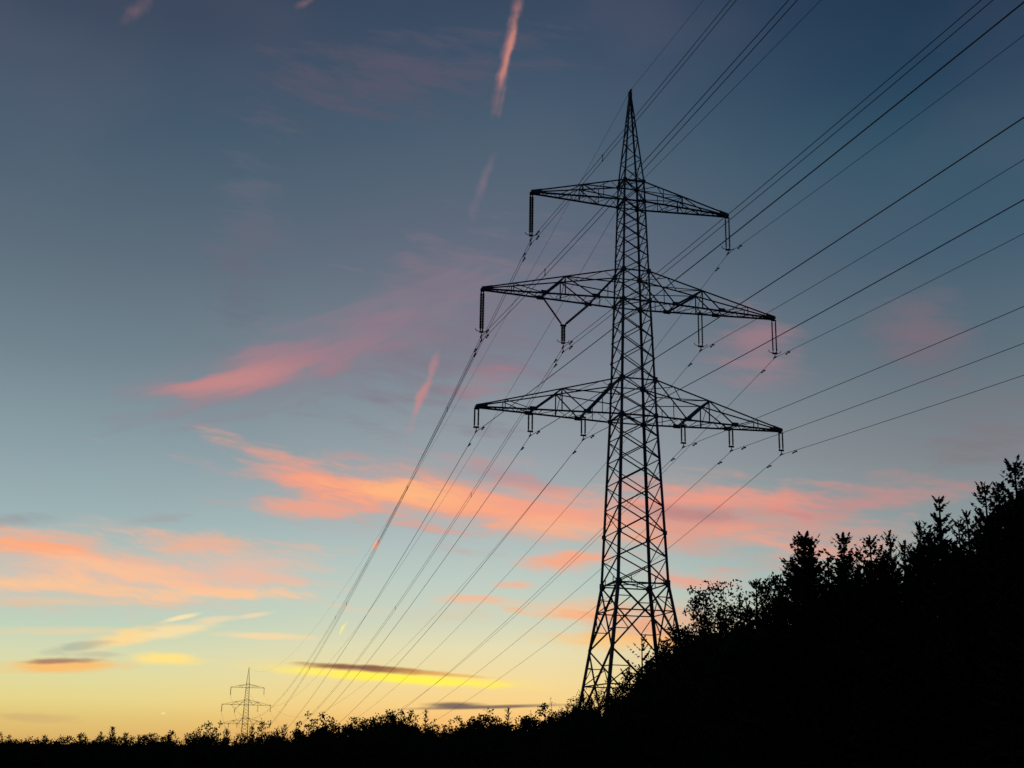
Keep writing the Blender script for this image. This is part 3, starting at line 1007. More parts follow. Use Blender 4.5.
TREES = [
    ('spruce_full', 21.9, 54.57, -1.36, 15.37, 1.0, 'tallest spruce at the right edge, its spire above all other trees', 'forest edge trees'),
    ('spruce_slim', 23.5, 60.7, -1.55, 15.9, 1.0, 'slim spruce squeezed just left of the tallest spruce', 'forest edge trees'),
    ('spruce_full', 21.54, 57.3, -1.5, 15.17, 0.9, 'broad pointed spruce, second high peak in from the right edge', 'forest edge trees'),
    ('spruce_ragged', 22.62, 62.45, -1.68, 15.0, 0.9, 'ragged thin spruce in the dip left of the second high peak', 'forest edge trees'),
    ('spruce_slim', 21.11, 59.52, -1.62, 14.01, 0.9, 'lower slim spruce top right beside the spruce with stepped whorls', 'forest edge trees'),
    ('spruce_ragged', 20.78, 61.67, -1.73, 15.48, 1.15, 'spruce with stepped whorls of branches clear against the sky', 'forest edge trees'),
    ('spruce_slim', 21.3, 66.1, -1.91, 15.34, 0.9, 'narrow spruce leaning tight on the left of the whorled spruce', 'forest edge trees'),
    ('spruce_full', 19.98, 64.64, -1.9, 13.89, 0.8, 'short spruce top below the whorled spruce on its left', 'forest edge trees'),
    ('spruce_slim', 20.58, 68.69, -2.06, 15.32, 0.9, 'slender lone spire right of a twin of similar height', 'forest edge trees'),
    ('spruce_full', 19.19, 67.64, -2.08, 14.93, 0.95, 'full spruce between the slender spire and the bushier spruces to its left', 'forest edge trees'),
    ('spruce_ragged', 19.79, 72.79, -2.28, 14.99, 0.9, 'low ragged spruce filling the notch between two full spruces', 'forest edge trees'),
    ('spruce_full', 18.31, 70.38, -2.24, 15.69, 1.0, 'full conical spruce next right of the bulky tree', 'forest edge trees'),
    ('spruce_ragged', 18.45, 74.76, -2.43, 15.18, 0.8, 'short ragged tree in the notch right of the bulky tree', 'forest edge trees'),
    ('bulky_conifer', 17.11, 73.56, -2.44, 16.15, 1.0, 'bulky dark tree with thick crown and a knobbly top twig', 'forest edge trees'),
    ('dense_broadleaf', 17.09, 77.95, -2.64, 15.46, 0.7, 'leafy shoulder tree leaning on the left of the bulky tree', 'forest edge trees'),
    ('spruce_ragged', 15.85, 76.29, -2.63, 14.12, 0.8, 'small ragged top left below the bulky tree', 'forest edge trees'),
    ('spruce_slim', 14.92, 78.27, -2.76, 14.61, 1.1, 'small single spruce beside the open crowned tree', 'forest edge trees'),
    ('spruce_slim', 14.53, 81.68, -2.93, 14.32, 0.8, 'little spruce tip touching the right of the open crowned tree', 'forest edge trees'),
    ('open_broadleaf', 13.59, 84.72, -3.11, 15.82, 1.0, 'round open crowned tree with sky showing through its branches', 'forest edge trees'),
    ('dense_broadleaf', 12.4, 82.92, -3.09, 13.06, 0.6, 'dark bushy tree under the open crowned tree', 'forest edge trees'),
    ('dense_broadleaf', 11.5, 84.27, -3.2, 13.34, 0.75, 'dense leafy tree rising just right of the pylon legs', 'forest edge trees'),
    ('tall_broadleaf', 10.76, 85.28, -3.28, 12.09, 0.6, 'leafy tree top overlapping the right leg of the pylon', 'forest edge trees'),
    ('dense_broadleaf', 9.88, 83.0, -3.22, 10.89, 0.6, 'lower leafy tree covering the foot of the right pylon leg', 'forest edge trees'),
    ('young_spruce', 9.03, 87.6, -3.46, 12.37, 0.95, 'young sparse spruce standing in front of the pylon legs', 'forest edge trees'),
    ('young_spruce', 8.24, 88.59, -3.54, 10.85, 1.0, 'bushy small conifer left of the young sparse spruce', 'forest edge trees'),
    ('tall_broadleaf', 7.25, 86.51, -3.5, 9.89, 0.6, 'leafy tree between the two left pylon legs', 'forest edge trees'),
    ('dense_broadleaf', 6.62, 90.55, -3.71, 9.69, 0.5, 'rounded small tree at the foot of the inner left pylon leg', 'forest edge trees'),
    ('tall_broadleaf', 5.82, 94.3, -3.91, 9.78, 0.6, 'small tree hiding the foot of the outer left pylon leg', 'forest edge trees'),
    ('dense_broadleaf', 5.27, 97.24, -4.07, 9.55, 0.5, 'low bushy tree just left of the outer pylon leg', 'forest edge trees'),
    ('tall_broadleaf', 4.55, 100.76, -4.25, 9.19, 0.5, 'low ragged tree sloping down left of the pylon', 'forest edge trees'),
    ('far_dense', 3.69, 104.56, -4.46, 8.96, 0.5, 'low round tree behind the thin bare saplings', 'forest edge trees'),
    ('bare_sapling', 3.26, 106.32, -4.56, 10.27, 1.0, 'thin twiggy sapling sticking up right of its twin', 'forest edge trees'),
    ('bare_sapling', 2.39, 109.82, -4.75, 9.53, 0.9, 'shorter twiggy sapling sticking up left of its twin', 'forest edge trees'),
    ('far_dense', 1.28, 113.9, -4.98, 9.27, 0.7, 'flat low tree left of the twiggy saplings', 'trees along the valley'),
    ('spruce_slim', 0.15, 117.68, -5.19, 10.32, 1.0, 'narrow pointed tree beside the wide round crown under the dark cloud strip', 'trees along the valley'),
    ('far_tall', -0.75, 120.6, -5.36, 10.29, 0.7, 'small upright tree on the right slope of the wide round crown', 'trees along the valley'),
    ('far_dense', -2.3, 125.38, -5.63, 10.76, 1.12, 'wide round crown below the dark cloud strip', 'trees along the valley'),
    ('far_dense', -3.83, 129.84, -5.89, 10.36, 0.7, 'low leafy tree left of the wide round crown', 'trees along the valley'),
    ('far_tall', -5.36, 133.99, -6.14, 10.47, 0.84, 'low broad tree halfway between narrow pole tree and wide round crown', 'trees along the valley'),
    ('far_tall', -7.1, 138.42, -6.4, 10.9, 0.7, 'ragged leafy tree with small gaps right of the narrow pole tree', 'trees along the valley'),
    ('spruce_slim', -8.48, 141.65, -6.6, 12.07, 0.9, 'narrow pole like tree at the left end of the dark cloud strip', 'trees along the valley'),
    ('far_dense', -9.95, 145.16, -6.81, 10.97, 0.56, 'low tree in the dip right of the tallest valley tree', 'trees along the valley'),
    ('far_tall', -11.89, 149.23, -7.06, 13.45, 0.91, 'tallest valley tree with ragged irregular top', 'trees along the valley'),
    ('far_dense', -14.19, 154.98, -7.4, 13.14, 0.7, 'bushy tree hard left of the tallest valley tree', 'trees along the valley'),
    ('far_tall', -17.45, 162.57, -7.84, 13.62, 0.84, 'leafy tree with twin tops right of the lone round tree', 'trees along the valley'),
    ('far_dense', -19.38, 166.88, -8.1, 13.1, 0.56, 'small tree on the left side of the twin topped tree', 'trees along the valley'),
    ('far_tall', -21.4, 171.17, -8.35, 12.92, 0.56, 'low tree touching the right side of the lone round tree', 'trees along the valley'),
    ('far_dense', -24.49, 177.19, -8.72, 14.64, 1.05, 'lone round tree under the bright yellow cloud', 'trees along the valley'),
    ('far_tall', -27.37, 182.04, -9.02, 12.9, 0.56, 'low tree touching the left side of the lone round tree', 'trees along the valley'),
    ('spruce_full', -28.98, 184.45, -9.18, 13.06, 0.8, 'tiny pointed tree second to the left of the lone round tree', 'trees along the valley'),
    ('spruce_full', -31.19, 187.63, -9.39, 13.69, 0.8, 'pointed tree midway between lone round tree and distant pylon', 'trees along the valley'),
    ('far_dense', -34.82, 192.63, -9.73, 14.75, 0.63, 'compact dark crown just right of the distant pylon', 'trees along the valley'),
    ('spruce_full', -37.48, 196.29, -9.97, 14.01, 0.8, 'pointed tree in front of the distant pylon base', 'trees along the valley'),
    ('far_tall', -39.86, 199.39, -10.17, 14.08, 0.56, 'leafy tree in front of the distant pylon base', 'trees along the valley'),
    ('spruce_full', -42.49, 202.72, -10.4, 14.16, 0.8, 'pointed tree left of the distant pylon base', 'trees along the valley'),
    ('far_dense', -46.34, 207.26, -10.7, 15.67, 0.84, 'big round crown left of the distant pylon', 'trees along the valley'),
    ('far_tall', -49.77, 213.01, -11.03, 14.82, 0.56, 'tree on the left slope of the big round crown by the distant pylon', 'trees along the valley'),
    ('far_dense', -51.97, 217.89, -11.28, 14.15, 0.49, 'little tree beside the gap of sky left of the big round crown', 'trees along the valley'),
    ('far_tall', -56.16, 225.36, -11.69, 15.04, 0.56, 'small pointed tree beside the sky gap at the right end of the distant row', 'distant left treeline'),
    ('spruce_full', -72.24, 244.68, -12.86, 16.88, 1.0, 'spruce standing up above the distant left treeline', 'distant left treeline'),
    ('spruce_slim', -75.78, 248.71, -13.1, 16.39, 1.0, 'thin spruce left of the one standing above the distant treeline', 'distant left treeline'),
    ('far_dense', -101.47, 270.07, -14.5, 17.21, 0.4, 'tree in the distant left treeline cut by the left picture edge', 'distant left treeline'),
    ('far_dense', -96.6, 262.44, -14.15, 15.77, 0.89, 'small dark tree in the even distant row along the left horizon', 'dark trees along the distant left skyline'),
    ('far_tall', -99.7, 274.79, -14.57, 16.99, 1.13, 'small dark tree in the even distant row along the left horizon', 'dark trees along the distant left skyline'),
    ('far_dense', -94.72, 263.8, -14.13, 16.26, 0.9, 'small dark tree in the even distant row along the left horizon', 'dark trees along the distant left skyline'),
    ('far_dense', -96.34, 272.18, -14.4, 16.32, 1.2, 'small dark tree in the even distant row along the left horizon', 'dark trees along the distant left skyline'),
    ('far_dense', -92.57, 265.56, -14.11, 15.66, 0.86, 'small dark tree in the even distant row along the left horizon', 'dark trees along the distant left skyline'),
    ('spruce_full', -90.06, 260.45, -13.89, 16.24, 1.01, 'small dark tree in the even distant row along the left horizon', 'dark trees along the distant left skyline'),
    ('far_dense', -85.2, 252.01, -13.5, 15.35, 1.0, 'small dark tree in the even distant row along the left horizon', 'dark trees along the distant left skyline'),
    ('far_dense', -84.02, 250.01, -13.41, 15.6, 1.08, 'small dark tree in the even distant row along the left horizon', 'dark trees along the distant left skyline'),
    ('far_dense', -82.59, 250.1, -13.36, 15.82, 0.86, 'small dark tree in the even distant row along the left horizon', 'dark trees along the distant left skyline'),
    ('far_tall', -83.76, 258.77, -13.65, 15.82, 1.14, 'small dark tree in the even distant row along the left horizon', 'dark trees along the distant left skyline'),
    ('spruce_full', -84.33, 264.01, -13.82, 16.47, 1.0, 'small dark tree in the even distant row along the left horizon', 'dark trees along the distant left skyline'),
    ('far_dense', -78.59, 249.04, -13.2, 15.5, 0.82, 'small dark tree in the even distant row along the left horizon', 'dark trees along the distant left skyline'),
    ('far_dense', -82.26, 264.48, -13.76, 16.6, 0.95, 'small dark tree in the even distant row along the left horizon', 'dark trees along the distant left skyline'),
    ('far_tall', -75.74, 252.15, -13.2, 15.78, 1.06, 'small dark tree in the even distant row along the left horizon', 'dark trees along the distant left skyline'),
    ('far_dense', -67.74, 231.99, -12.31, 15.02, 0.96, 'small dark tree in the even distant row along the left horizon', 'dark trees along the distant left skyline'),
    ('spruce_full', -66.86, 234.79, -12.37, 15.32, 1.07, 'small dark tree in the even distant row along the left horizon', 'dark trees along the distant left skyline'),
    ('far_dense', -70.43, 251.49, -13.01, 15.72, 1.14, 'small dark tree in the even distant row along the left horizon', 'dark trees along the distant left skyline'),
    ('spruce_full', -62.63, 227.65, -11.99, 14.72, 0.86, 'small dark tree in the even distant row along the left horizon', 'dark trees along the distant left skyline'),
    ('spruce_full', -64.46, 238.55, -12.41, 15.23, 1.15, 'small dark tree in the even distant row along the left horizon', 'dark trees along the distant left skyline'),
    ('spruce_full', -60.03, 225.28, -11.82, 14.76, 0.96, 'small dark tree in the even distant row along the left horizon', 'dark trees along the distant left skyline'),
    ('far_dense', -59.53, 226.28, -11.84, 14.47, 1.02, 'small dark tree in the even distant row along the left horizon', 'dark trees along the distant left skyline'),
    ('far_dense', -55.05, 214.78, -11.29, 14.54, 0.95, 'small dark tree in the even distant row along the left horizon', 'dark trees along the distant left skyline'),
    ('spruce_full', -57.66, 227.84, -11.82, 14.53, 0.97, 'small dark tree in the even distant row along the left horizon', 'dark trees along the distant left skyline'),
    ('dense_broadleaf', 10.3, 90.12, -3.51, 10.5, 1.12, 'dark trees inside the forest mass, their tops lost below the black skyline', 'trees merged into the black forest mass'),
    ('dense_broadleaf', 10.36, 87.64, -3.4, 9.93, 1.23, 'dark trees inside the forest mass, their tops lost below the black skyline', 'trees merged into the black forest mass'),
    ('dense_broadleaf', 11.34, 89.35, -3.43, 11.45, 1.18, 'dark trees inside the forest mass, their tops lost below the black skyline', 'trees merged into the black forest mass'),
    ('dense_broadleaf', 11.48, 88.36, -3.38, 11.53, 0.92, 'dark trees inside the forest mass, their tops lost below the black skyline', 'trees merged into the black forest mass'),
    ('dense_broadleaf', 11.93, 85.87, -3.25, 12.04, 1.17, 'dark trees inside the forest mass, their tops lost below the black skyline', 'trees merged into the black forest mass'),
    ('dense_broadleaf', 12.6, 88.37, -3.32, 12.39, 1.04, 'dark trees inside the forest mass, their tops lost below the black skyline', 'trees merged into the black forest mass'),
    ('dense_broadleaf', 13.13, 87.55, -3.26, 11.08, 1.01, 'dark trees inside the forest mass, their tops lost below the black skyline', 'trees merged into the black forest mass'),
    ('dense_broadleaf', 13.51, 86.7, -3.2, 12.07, 1.1, 'dark trees inside the forest mass, their tops lost below the black skyline', 'trees merged into the black forest mass'),
    ('dense_broadleaf', 14.02, 85.74, -3.14, 12.75, 1.07, 'dark trees inside the forest mass, their tops lost below the black skyline', 'trees merged into the black forest mass'),
    ('dense_broadleaf', 14.09, 83.8, -3.05, 12.06, 1.07, 'dark trees inside the forest mass, their tops lost below the black skyline', 'trees merged into the black forest mass'),
    ('dense_broadleaf', 14.72, 83.42, -3.0, 11.88, 1.2, 'dark trees inside the forest mass, their tops lost below the black skyline', 'trees merged into the black forest mass'),
    ('dense_broadleaf', 14.89, 81.72, -2.92, 13.15, 1.03, 'dark trees inside the forest mass, their tops lost below the black skyline', 'trees merged into the black forest mass'),
    ('spruce_ragged', 15.54, 83.31, -2.96, 13.95, 0.99, 'dark trees inside the forest mass, their tops lost below the black skyline', 'trees merged into the black forest mass'),
    ('spruce_slim', 15.83, 81.0, -2.84, 13.77, 1.09, 'dark trees inside the forest mass, their tops lost below the black skyline', 'trees merged into the black forest mass'),
    ('spruce_slim', 16.04, 79.88, -2.78, 13.45, 1.25, 'dark trees inside the forest mass, their tops lost below the black skyline', 'trees merged into the black forest mass'),
    ('spruce_full', 16.31, 78.88, -2.72, 13.08, 0.94, 'dark trees inside the forest mass, their tops lost below the black skyline', 'trees merged into the black forest mass'),
    ('spruce_full', 16.46, 77.01, -2.63, 13.35, 1.17, 'dark trees inside the forest mass, their tops lost below the black skyline', 'trees merged into the black forest mass'),
    ('spruce_slim', 17.53, 79.33, -2.68, 14.45, 1.1, 'dark trees inside the forest mass, their tops lost below the black skyline', 'trees merged into the black forest mass'),
    ('spruce_ragged', 17.11, 76.38, -2.57, 14.66, 0.93, 'dark trees inside the forest mass, their tops lost below the black skyline', 'trees merged into the black forest mass'),
    ('spruce_ragged', 17.81, 76.91, -2.56, 15.54, 0.93, 'dark trees inside the forest mass, their tops lost below the black skyline', 'trees merged into the black forest mass'),
    ('spruce_slim', 17.8, 75.06, -2.48, 14.55, 0.93, 'dark trees inside the forest mass, their tops lost below the black skyline', 'trees merged into the black forest mass'),
    ('spruce_slim', 18.49, 75.13, -2.45, 13.91, 1.15, 'dark trees inside the forest mass, their tops lost below the black skyline', 'trees merged into the black forest mass'),
    ('spruce_ragged', 18.85, 75.53, -2.45, 14.3, 0.93, 'dark trees inside the forest mass, their tops lost below the black skyline', 'trees merged into the black forest mass'),
    ('spruce_full', 18.84, 72.58, -2.32, 14.62, 1.04, 'dark trees inside the forest mass, their tops lost below the black skyline', 'trees merged into the black forest mass'),
    ('spruce_full', 18.94, 72.27, -2.3, 14.42, 1.2, 'dark trees inside the forest mass, their tops lost below the black skyline', 'trees merged into the black forest mass'),
    ('spruce_full', 19.85, 73.31, -2.3, 13.65, 1.18, 'dark trees inside the forest mass, their tops lost below the black skyline', 'trees merged into the black forest mass'),
    ('spruce_full', 19.72, 71.82, -2.24, 13.79, 1.14, 'dark trees inside the forest mass, their tops lost below the black skyline', 'trees merged into the black forest mass'),
    ('spruce_full', 20.19, 71.91, -2.22, 14.26, 1.2, 'dark trees inside the forest mass, their tops lost below the black skyline', 'trees merged into the black forest mass'),
    ('spruce_slim', 20.58, 71.43, -2.18, 14.35, 1.22, 'dark trees inside the forest mass, their tops lost below the black skyline', 'trees merged into the black forest mass'),
    ('spruce_full', 20.44, 69.52, -2.1, 14.38, 0.99, 'dark trees inside the forest mass, their tops lost below the black skyline', 'trees merged into the black forest mass'),
    ('spruce_slim', 20.6, 67.93, -2.02, 13.67, 1.01, 'dark trees inside the forest mass, their tops lost below the black skyline', 'trees merged into the black forest mass'),
    ('spruce_slim', 20.98, 68.11, -2.01, 13.49, 0.97, 'dark trees inside the forest mass, their tops lost below the black skyline', 'trees merged into the black forest mass'),
    ('spruce_full', 21.11, 66.89, -1.95, 13.85, 1.05, 'dark trees inside the forest mass, their tops lost below the black skyline', 'trees merged into the black forest mass'),
    ('spruce_full', 20.67, 64.64, -1.87, 13.85, 1.08, 'dark trees inside the forest mass, their tops lost below the black skyline', 'trees merged into the black forest mass'),
    ('spruce_full', 20.93, 63.65, -1.81, 14.24, 1.02, 'dark trees inside the forest mass, their tops lost below the black skyline', 'trees merged into the black forest mass'),
    ('spruce_slim', 21.13, 62.89, -1.77, 14.73, 0.97, 'dark trees inside the forest mass, their tops lost below the black skyline', 'trees merged into the black forest mass'),
    ('spruce_full', 22.2, 64.95, -1.81, 14.09, 1.03, 'dark trees inside the forest mass, their tops lost below the black skyline', 'trees merged into the black forest mass'),
    ('spruce_full', 21.71, 62.67, -1.73, 13.42, 1.22, 'dark trees inside the forest mass, their tops lost below the black skyline', 'trees merged into the black forest mass'),
    ('spruce_full', 22.37, 63.41, -1.73, 13.23, 1.17, 'dark trees inside the forest mass, their tops lost below the black skyline', 'trees merged into the black forest mass'),
    ('spruce_full', 22.19, 61.68, -1.66, 13.05, 0.94, 'dark trees inside the forest mass, their tops lost below the black skyline', 'trees merged into the black forest mass'),
    ('spruce_full', 22.36, 60.96, -1.62, 13.76, 1.01, 'dark trees inside the forest mass, their tops lost below the black skyline', 'trees merged into the black forest mass'),
    ('spruce_slim', 22.89, 61.26, -1.61, 14.23, 0.98, 'dark trees inside the forest mass, their tops lost below the black skyline', 'trees merged into the black forest mass'),
    ('spruce_full', 23.21, 61.13, -1.59, 14.23, 1.26, 'dark trees inside the forest mass, their tops lost below the black skyline', 'trees merged into the black forest mass'),
    ('spruce_slim', 22.22, 57.42, -1.47, 13.59, 1.14, 'dark trees inside the forest mass, their tops lost below the black skyline', 'trees merged into the black forest mass'),
    ('spruce_full', 22.73, 57.74, -1.46, 14.11, 1.17, 'dark trees inside the forest mass, their tops lost below the black skyline', 'trees merged into the black forest mass'),
    ('spruce_full', 22.97, 57.56, -1.44, 14.52, 1.21, 'dark trees inside the forest mass, their tops lost below the black skyline', 'trees merged into the black forest mass'),
    ('spruce_full', 22.78, 56.19, -1.39, 14.16, 1.17, 'dark trees inside the forest mass, their tops lost below the black skyline', 'trees merged into the black forest mass'),
    ('spruce_full', 23.55, 56.98, -1.38, 14.18, 0.97, 'dark trees inside the forest mass, their tops lost below the black skyline', 'trees merged into the black forest mass'),
    ('spruce_full', 23.9, 56.78, -1.36, 14.41, 1.17, 'dark trees inside the forest mass, their tops lost below the black skyline', 'trees merged into the black forest mass'),
    ('tall_broadleaf', 5.28, 91.34, -3.81, 7.46, 1.1, 'dark trees inside the forest mass, their tops lost below the black skyline', 'trees merged into the black forest mass'),
    ('dense_broadleaf', 5.69, 92.36, -3.83, 7.45, 0.93, 'dark trees inside the forest mass, their tops lost below the black skyline', 'trees merged into the black forest mass'),
    ('dense_broadleaf', 6.0, 86.7, -3.57, 7.04, 1.03, 'dark trees inside the forest mass, their tops lost below the black skyline', 'trees merged into the black forest mass'),
    ('dense_broadleaf', 6.75, 86.25, -3.51, 7.91, 1.03, 'dark trees inside the forest mass, their tops lost below the black skyline', 'trees merged into the black forest mass'),
    ('dense_broadleaf', 7.65, 87.76, -3.54, 8.3, 1.26, 'dark trees inside the forest mass, their tops lost below the black skyline', 'trees merged into the black forest mass'),
    ('dense_broadleaf', 8.07, 84.22, -3.36, 9.07, 1.06, 'dark trees inside the forest mass, their tops lost below the black skyline', 'trees merged into the black forest mass'),
    ('dense_broadleaf', 8.32, 83.66, -3.32, 9.7, 0.96, 'dark trees inside the forest mass, their tops lost below the black skyline', 'trees merged into the black forest mass'),
    ('dense_broadleaf', 9.36, 84.52, -3.31, 9.58, 0.98, 'dark trees inside the forest mass, their tops lost below the black skyline', 'trees merged into the black forest mass'),
    ('dense_broadleaf', 9.67, 83.86, -3.27, 9.23, 1.1, 'dark trees inside the forest mass, their tops lost below the black skyline', 'trees merged into the black forest mass'),
    ('tall_broadleaf', 10.44, 83.94, -3.23, 9.86, 1.19, 'dark trees inside the forest mass, their tops lost below the black skyline', 'trees merged into the black forest mass'),
    ('tall_broadleaf', 10.91, 83.64, -3.2, 10.78, 1.26, 'dark trees inside the forest mass, their tops lost below the black skyline', 'trees merged into the black forest mass'),
    ('dense_broadleaf', 11.22, 81.05, -3.07, 10.69, 0.99, 'dark trees inside the forest mass, their tops lost below the black skyline', 'trees merged into the black forest mass'),
    ('dense_broadleaf', 11.87, 80.53, -3.01, 10.61, 1.03, 'dark trees inside the forest mass, their tops lost below the black skyline', 'trees merged into the black forest mass'),
    ('dense_broadleaf', 12.41, 80.99, -3.01, 11.99, 1.08, 'dark trees inside the forest mass, their tops lost below the black skyline', 'trees merged into the black forest mass'),
    ('dense_broadleaf', 13.11, 79.59, -2.91, 12.59, 1.16, 'dark trees inside the forest mass, their tops lost below the black skyline', 'trees merged into the black forest mass'),
    ('dense_broadleaf', 13.08, 76.09, -2.76, 11.79, 1.02, 'dark trees inside the forest mass, their tops lost below the black skyline', 'trees merged into the black forest mass'),
    ('tall_broadleaf', 13.65, 75.74, -2.71, 11.98, 1.13, 'dark trees inside the forest mass, their tops lost below the black skyline', 'trees merged into the black forest mass'),
    ('spruce_ragged', 13.96, 73.86, -2.61, 12.27, 1.1, 'dark trees inside the forest mass, their tops lost below the black skyline', 'trees merged into the black forest mass'),
    ('spruce_full', 14.9, 75.7, -2.65, 12.27, 1.02, 'dark trees inside the forest mass, their tops lost below the black skyline', 'trees merged into the black forest mass'),
    ('spruce_ragged', 14.93, 73.49, -2.55, 11.87, 1.25, 'dark trees inside the forest mass, their tops lost below the black skyline', 'trees merged into the black forest mass'),
    ('spruce_full', 15.45, 73.75, -2.54, 12.09, 1.04, 'dark trees inside the forest mass, their tops lost below the black skyline', 'trees merged into the black forest mass'),
    ('spruce_ragged', 15.3, 70.61, -2.4, 12.31, 1.19, 'dark trees inside the forest mass, their tops lost below the black skyline', 'trees merged into the black forest mass'),
    ('spruce_slim', 16.11, 70.67, -2.37, 13.75, 1.08, 'dark trees inside the forest mass, their tops lost below the black skyline', 'trees merged into the black forest mass'),
    ('spruce_ragged', 16.14, 68.5, -2.27, 13.17, 1.17, 'dark trees inside the forest mass, their tops lost below the black skyline', 'trees merged into the black forest mass'),
    ('spruce_full', 16.75, 69.17, -2.27, 12.74, 0.93, 'dark trees inside the forest mass, their tops lost below the black skyline', 'trees merged into the black forest mass'),
    ('spruce_ragged', 17.23, 68.8, -2.23, 12.88, 0.95, 'dark trees inside the forest mass, their tops lost below the black skyline', 'trees merged into the black forest mass'),
    ('spruce_full', 17.34, 67.56, -2.17, 13.43, 0.99, 'dark trees inside the forest mass, their tops lost below the black skyline', 'trees merged into the black forest mass'),
    ('spruce_ragged', 18.05, 67.7, -2.14, 12.68, 1.11, 'dark trees inside the forest mass, their tops lost below the black skyline', 'trees merged into the black forest mass'),
    ('spruce_full', 18.11, 66.38, -2.08, 12.33, 1.15, 'dark trees inside the forest mass, their tops lost below the black skyline', 'trees merged into the black forest mass'),
    ('spruce_ragged', 18.51, 65.89, -2.03, 12.86, 1.06, 'dark trees inside the forest mass, their tops lost below the black skyline', 'trees merged into the black forest mass'),
    ('spruce_full', 18.32, 63.46, -1.93, 12.66, 1.09, 'dark trees inside the forest mass, their tops lost below the black skyline', 'trees merged into the black forest mass'),
    ('spruce_ragged', 19.11, 63.91, -1.92, 12.82, 1.21, 'dark trees inside the forest mass, their tops lost below the black skyline', 'trees merged into the black forest mass'),
    ('spruce_ragged', 19.33, 63.53, -1.89, 12.24, 1.05, 'dark trees inside the forest mass, their tops lost below the black skyline', 'trees merged into the black forest mass'),
    ('spruce_full', 19.37, 61.87, -1.81, 12.31, 1.15, 'dark trees inside the forest mass, their tops lost below the black skyline', 'trees merged into the black forest mass'),
    ('spruce_full', 19.16, 59.51, -1.72, 12.65, 1.02, 'dark trees inside the forest mass, their tops lost below the black skyline', 'trees merged into the black forest mass'),
    ('spruce_full', 19.51, 59.27, -1.69, 12.87, 1.04, 'dark trees inside the forest mass, their tops lost below the black skyline', 'trees merged into the black forest mass'),
    ('spruce_ragged', 19.6, 58.11, -1.63, 13.09, 1.23, 'dark trees inside the forest mass, their tops lost below the black skyline', 'trees merged into the black forest mass'),
    ('spruce_ragged', 20.1, 58.42, -1.62, 12.64, 1.09, 'dark trees inside the forest mass, their tops lost below the black skyline', 'trees merged into the black forest mass'),
    ('spruce_full', 19.57, 55.84, -1.53, 11.84, 1.09, 'dark trees inside the forest mass, their tops lost below the black skyline', 'trees merged into the black forest mass'),
    ('spruce_full', 20.11, 55.77, -1.5, 12.11, 1.21, 'dark trees inside the forest mass, their tops lost below the black skyline', 'trees merged into the black forest mass'),
    ('spruce_ragged', 19.94, 53.61, -1.41, 12.82, 1.11, 'dark trees inside the forest mass, their tops lost below the black skyline', 'trees merged into the black forest mass'),
    ('spruce_full', 19.79, 52.42, -1.37, 12.61, 1.19, 'dark trees inside the forest mass, their tops lost below the black skyline', 'trees merged into the black forest mass'),
    ('spruce_full', 20.79, 53.61, -1.37, 12.97, 0.94, 'dark trees inside the forest mass, their tops lost below the black skyline', 'trees merged into the black forest mass'),
    ('spruce_full', 20.8, 52.81, -1.33, 13.24, 1.05, 'dark trees inside the forest mass, their tops lost below the black skyline', 'trees merged into the black forest mass'),
    ('spruce_full', 20.26, 50.33, -1.25, 13.05, 1.14, 'dark trees inside the forest mass, their tops lost below the black skyline', 'trees merged into the black forest mass'),
    ('spruce_slim', 20.53, 49.56, -1.2, 12.93, 1.03, 'dark trees inside the forest mass, their tops lost below the black skyline', 'trees merged into the black forest mass'),
    ('spruce_ragged', 20.53, 49.17, -1.19, 12.79, 1.16, 'dark trees inside the forest mass, their tops lost below the black skyline', 'trees merged into the black forest mass'),
    ('dense_broadleaf', 5.72, 83.79, -3.46, 6.24, 1.03, 'dark trees inside the forest mass, their tops lost below the black skyline', 'trees merged into the black forest mass'),
    ('dense_broadleaf', 6.95, 82.45, -3.34, 6.5, 1.18, 'dark trees inside the forest mass, their tops lost below the black skyline', 'trees merged into the black forest mass'),
    ('dense_broadleaf', 7.34, 80.81, -3.25, 7.27, 1.07, 'dark trees inside the forest mass, their tops lost below the black skyline', 'trees merged into the black forest mass'),
    ('dense_broadleaf', 7.87, 78.5, -3.12, 8.13, 0.97, 'dark trees inside the forest mass, their tops lost below the black skyline', 'trees merged into the black forest mass'),
    ('dense_broadleaf', 8.54, 76.92, -3.02, 8.08, 1.25, 'dark trees inside the forest mass, their tops lost below the black skyline', 'trees merged into the black forest mass'),
    ('dense_broadleaf', 9.44, 77.54, -3.0, 8.21, 0.93, 'dark trees inside the forest mass, their tops lost below the black skyline', 'trees merged into the black forest mass'),
    ('tall_broadleaf', 9.99, 75.38, -2.88, 9.21, 1.19, 'dark trees inside the forest mass, their tops lost below the black skyline', 'trees merged into the black forest mass'),
    ('dense_broadleaf', 10.83, 73.87, -2.77, 9.25, 1.2, 'dark trees inside the forest mass, their tops lost below the black skyline', 'trees merged into the black forest mass'),
    ('tall_broadleaf', 11.52, 72.0, -2.65, 10.68, 1.15, 'dark trees inside the forest mass, their tops lost below the black skyline', 'trees merged into the black forest mass'),
    ('tall_broadleaf', 12.58, 74.55, -2.71, 10.81, 0.99, 'dark trees inside the forest mass, their tops lost below the black skyline', 'trees merged into the black forest mass'),
    ('dense_broadleaf', 12.6, 69.48, -2.49, 10.47, 1.03, 'dark trees inside the forest mass, their tops lost below the black skyline', 'trees merged into the black forest mass'),
    ('spruce_ragged', 13.57, 70.84, -2.5, 10.41, 1.13, 'dark trees inside the forest mass, their tops lost below the black skyline', 'trees merged into the black forest mass'),
    ('spruce_ragged', 13.98, 69.43, -2.42, 10.44, 1.25, 'dark trees inside the forest mass, their tops lost below the black skyline', 'trees merged into the black forest mass'),
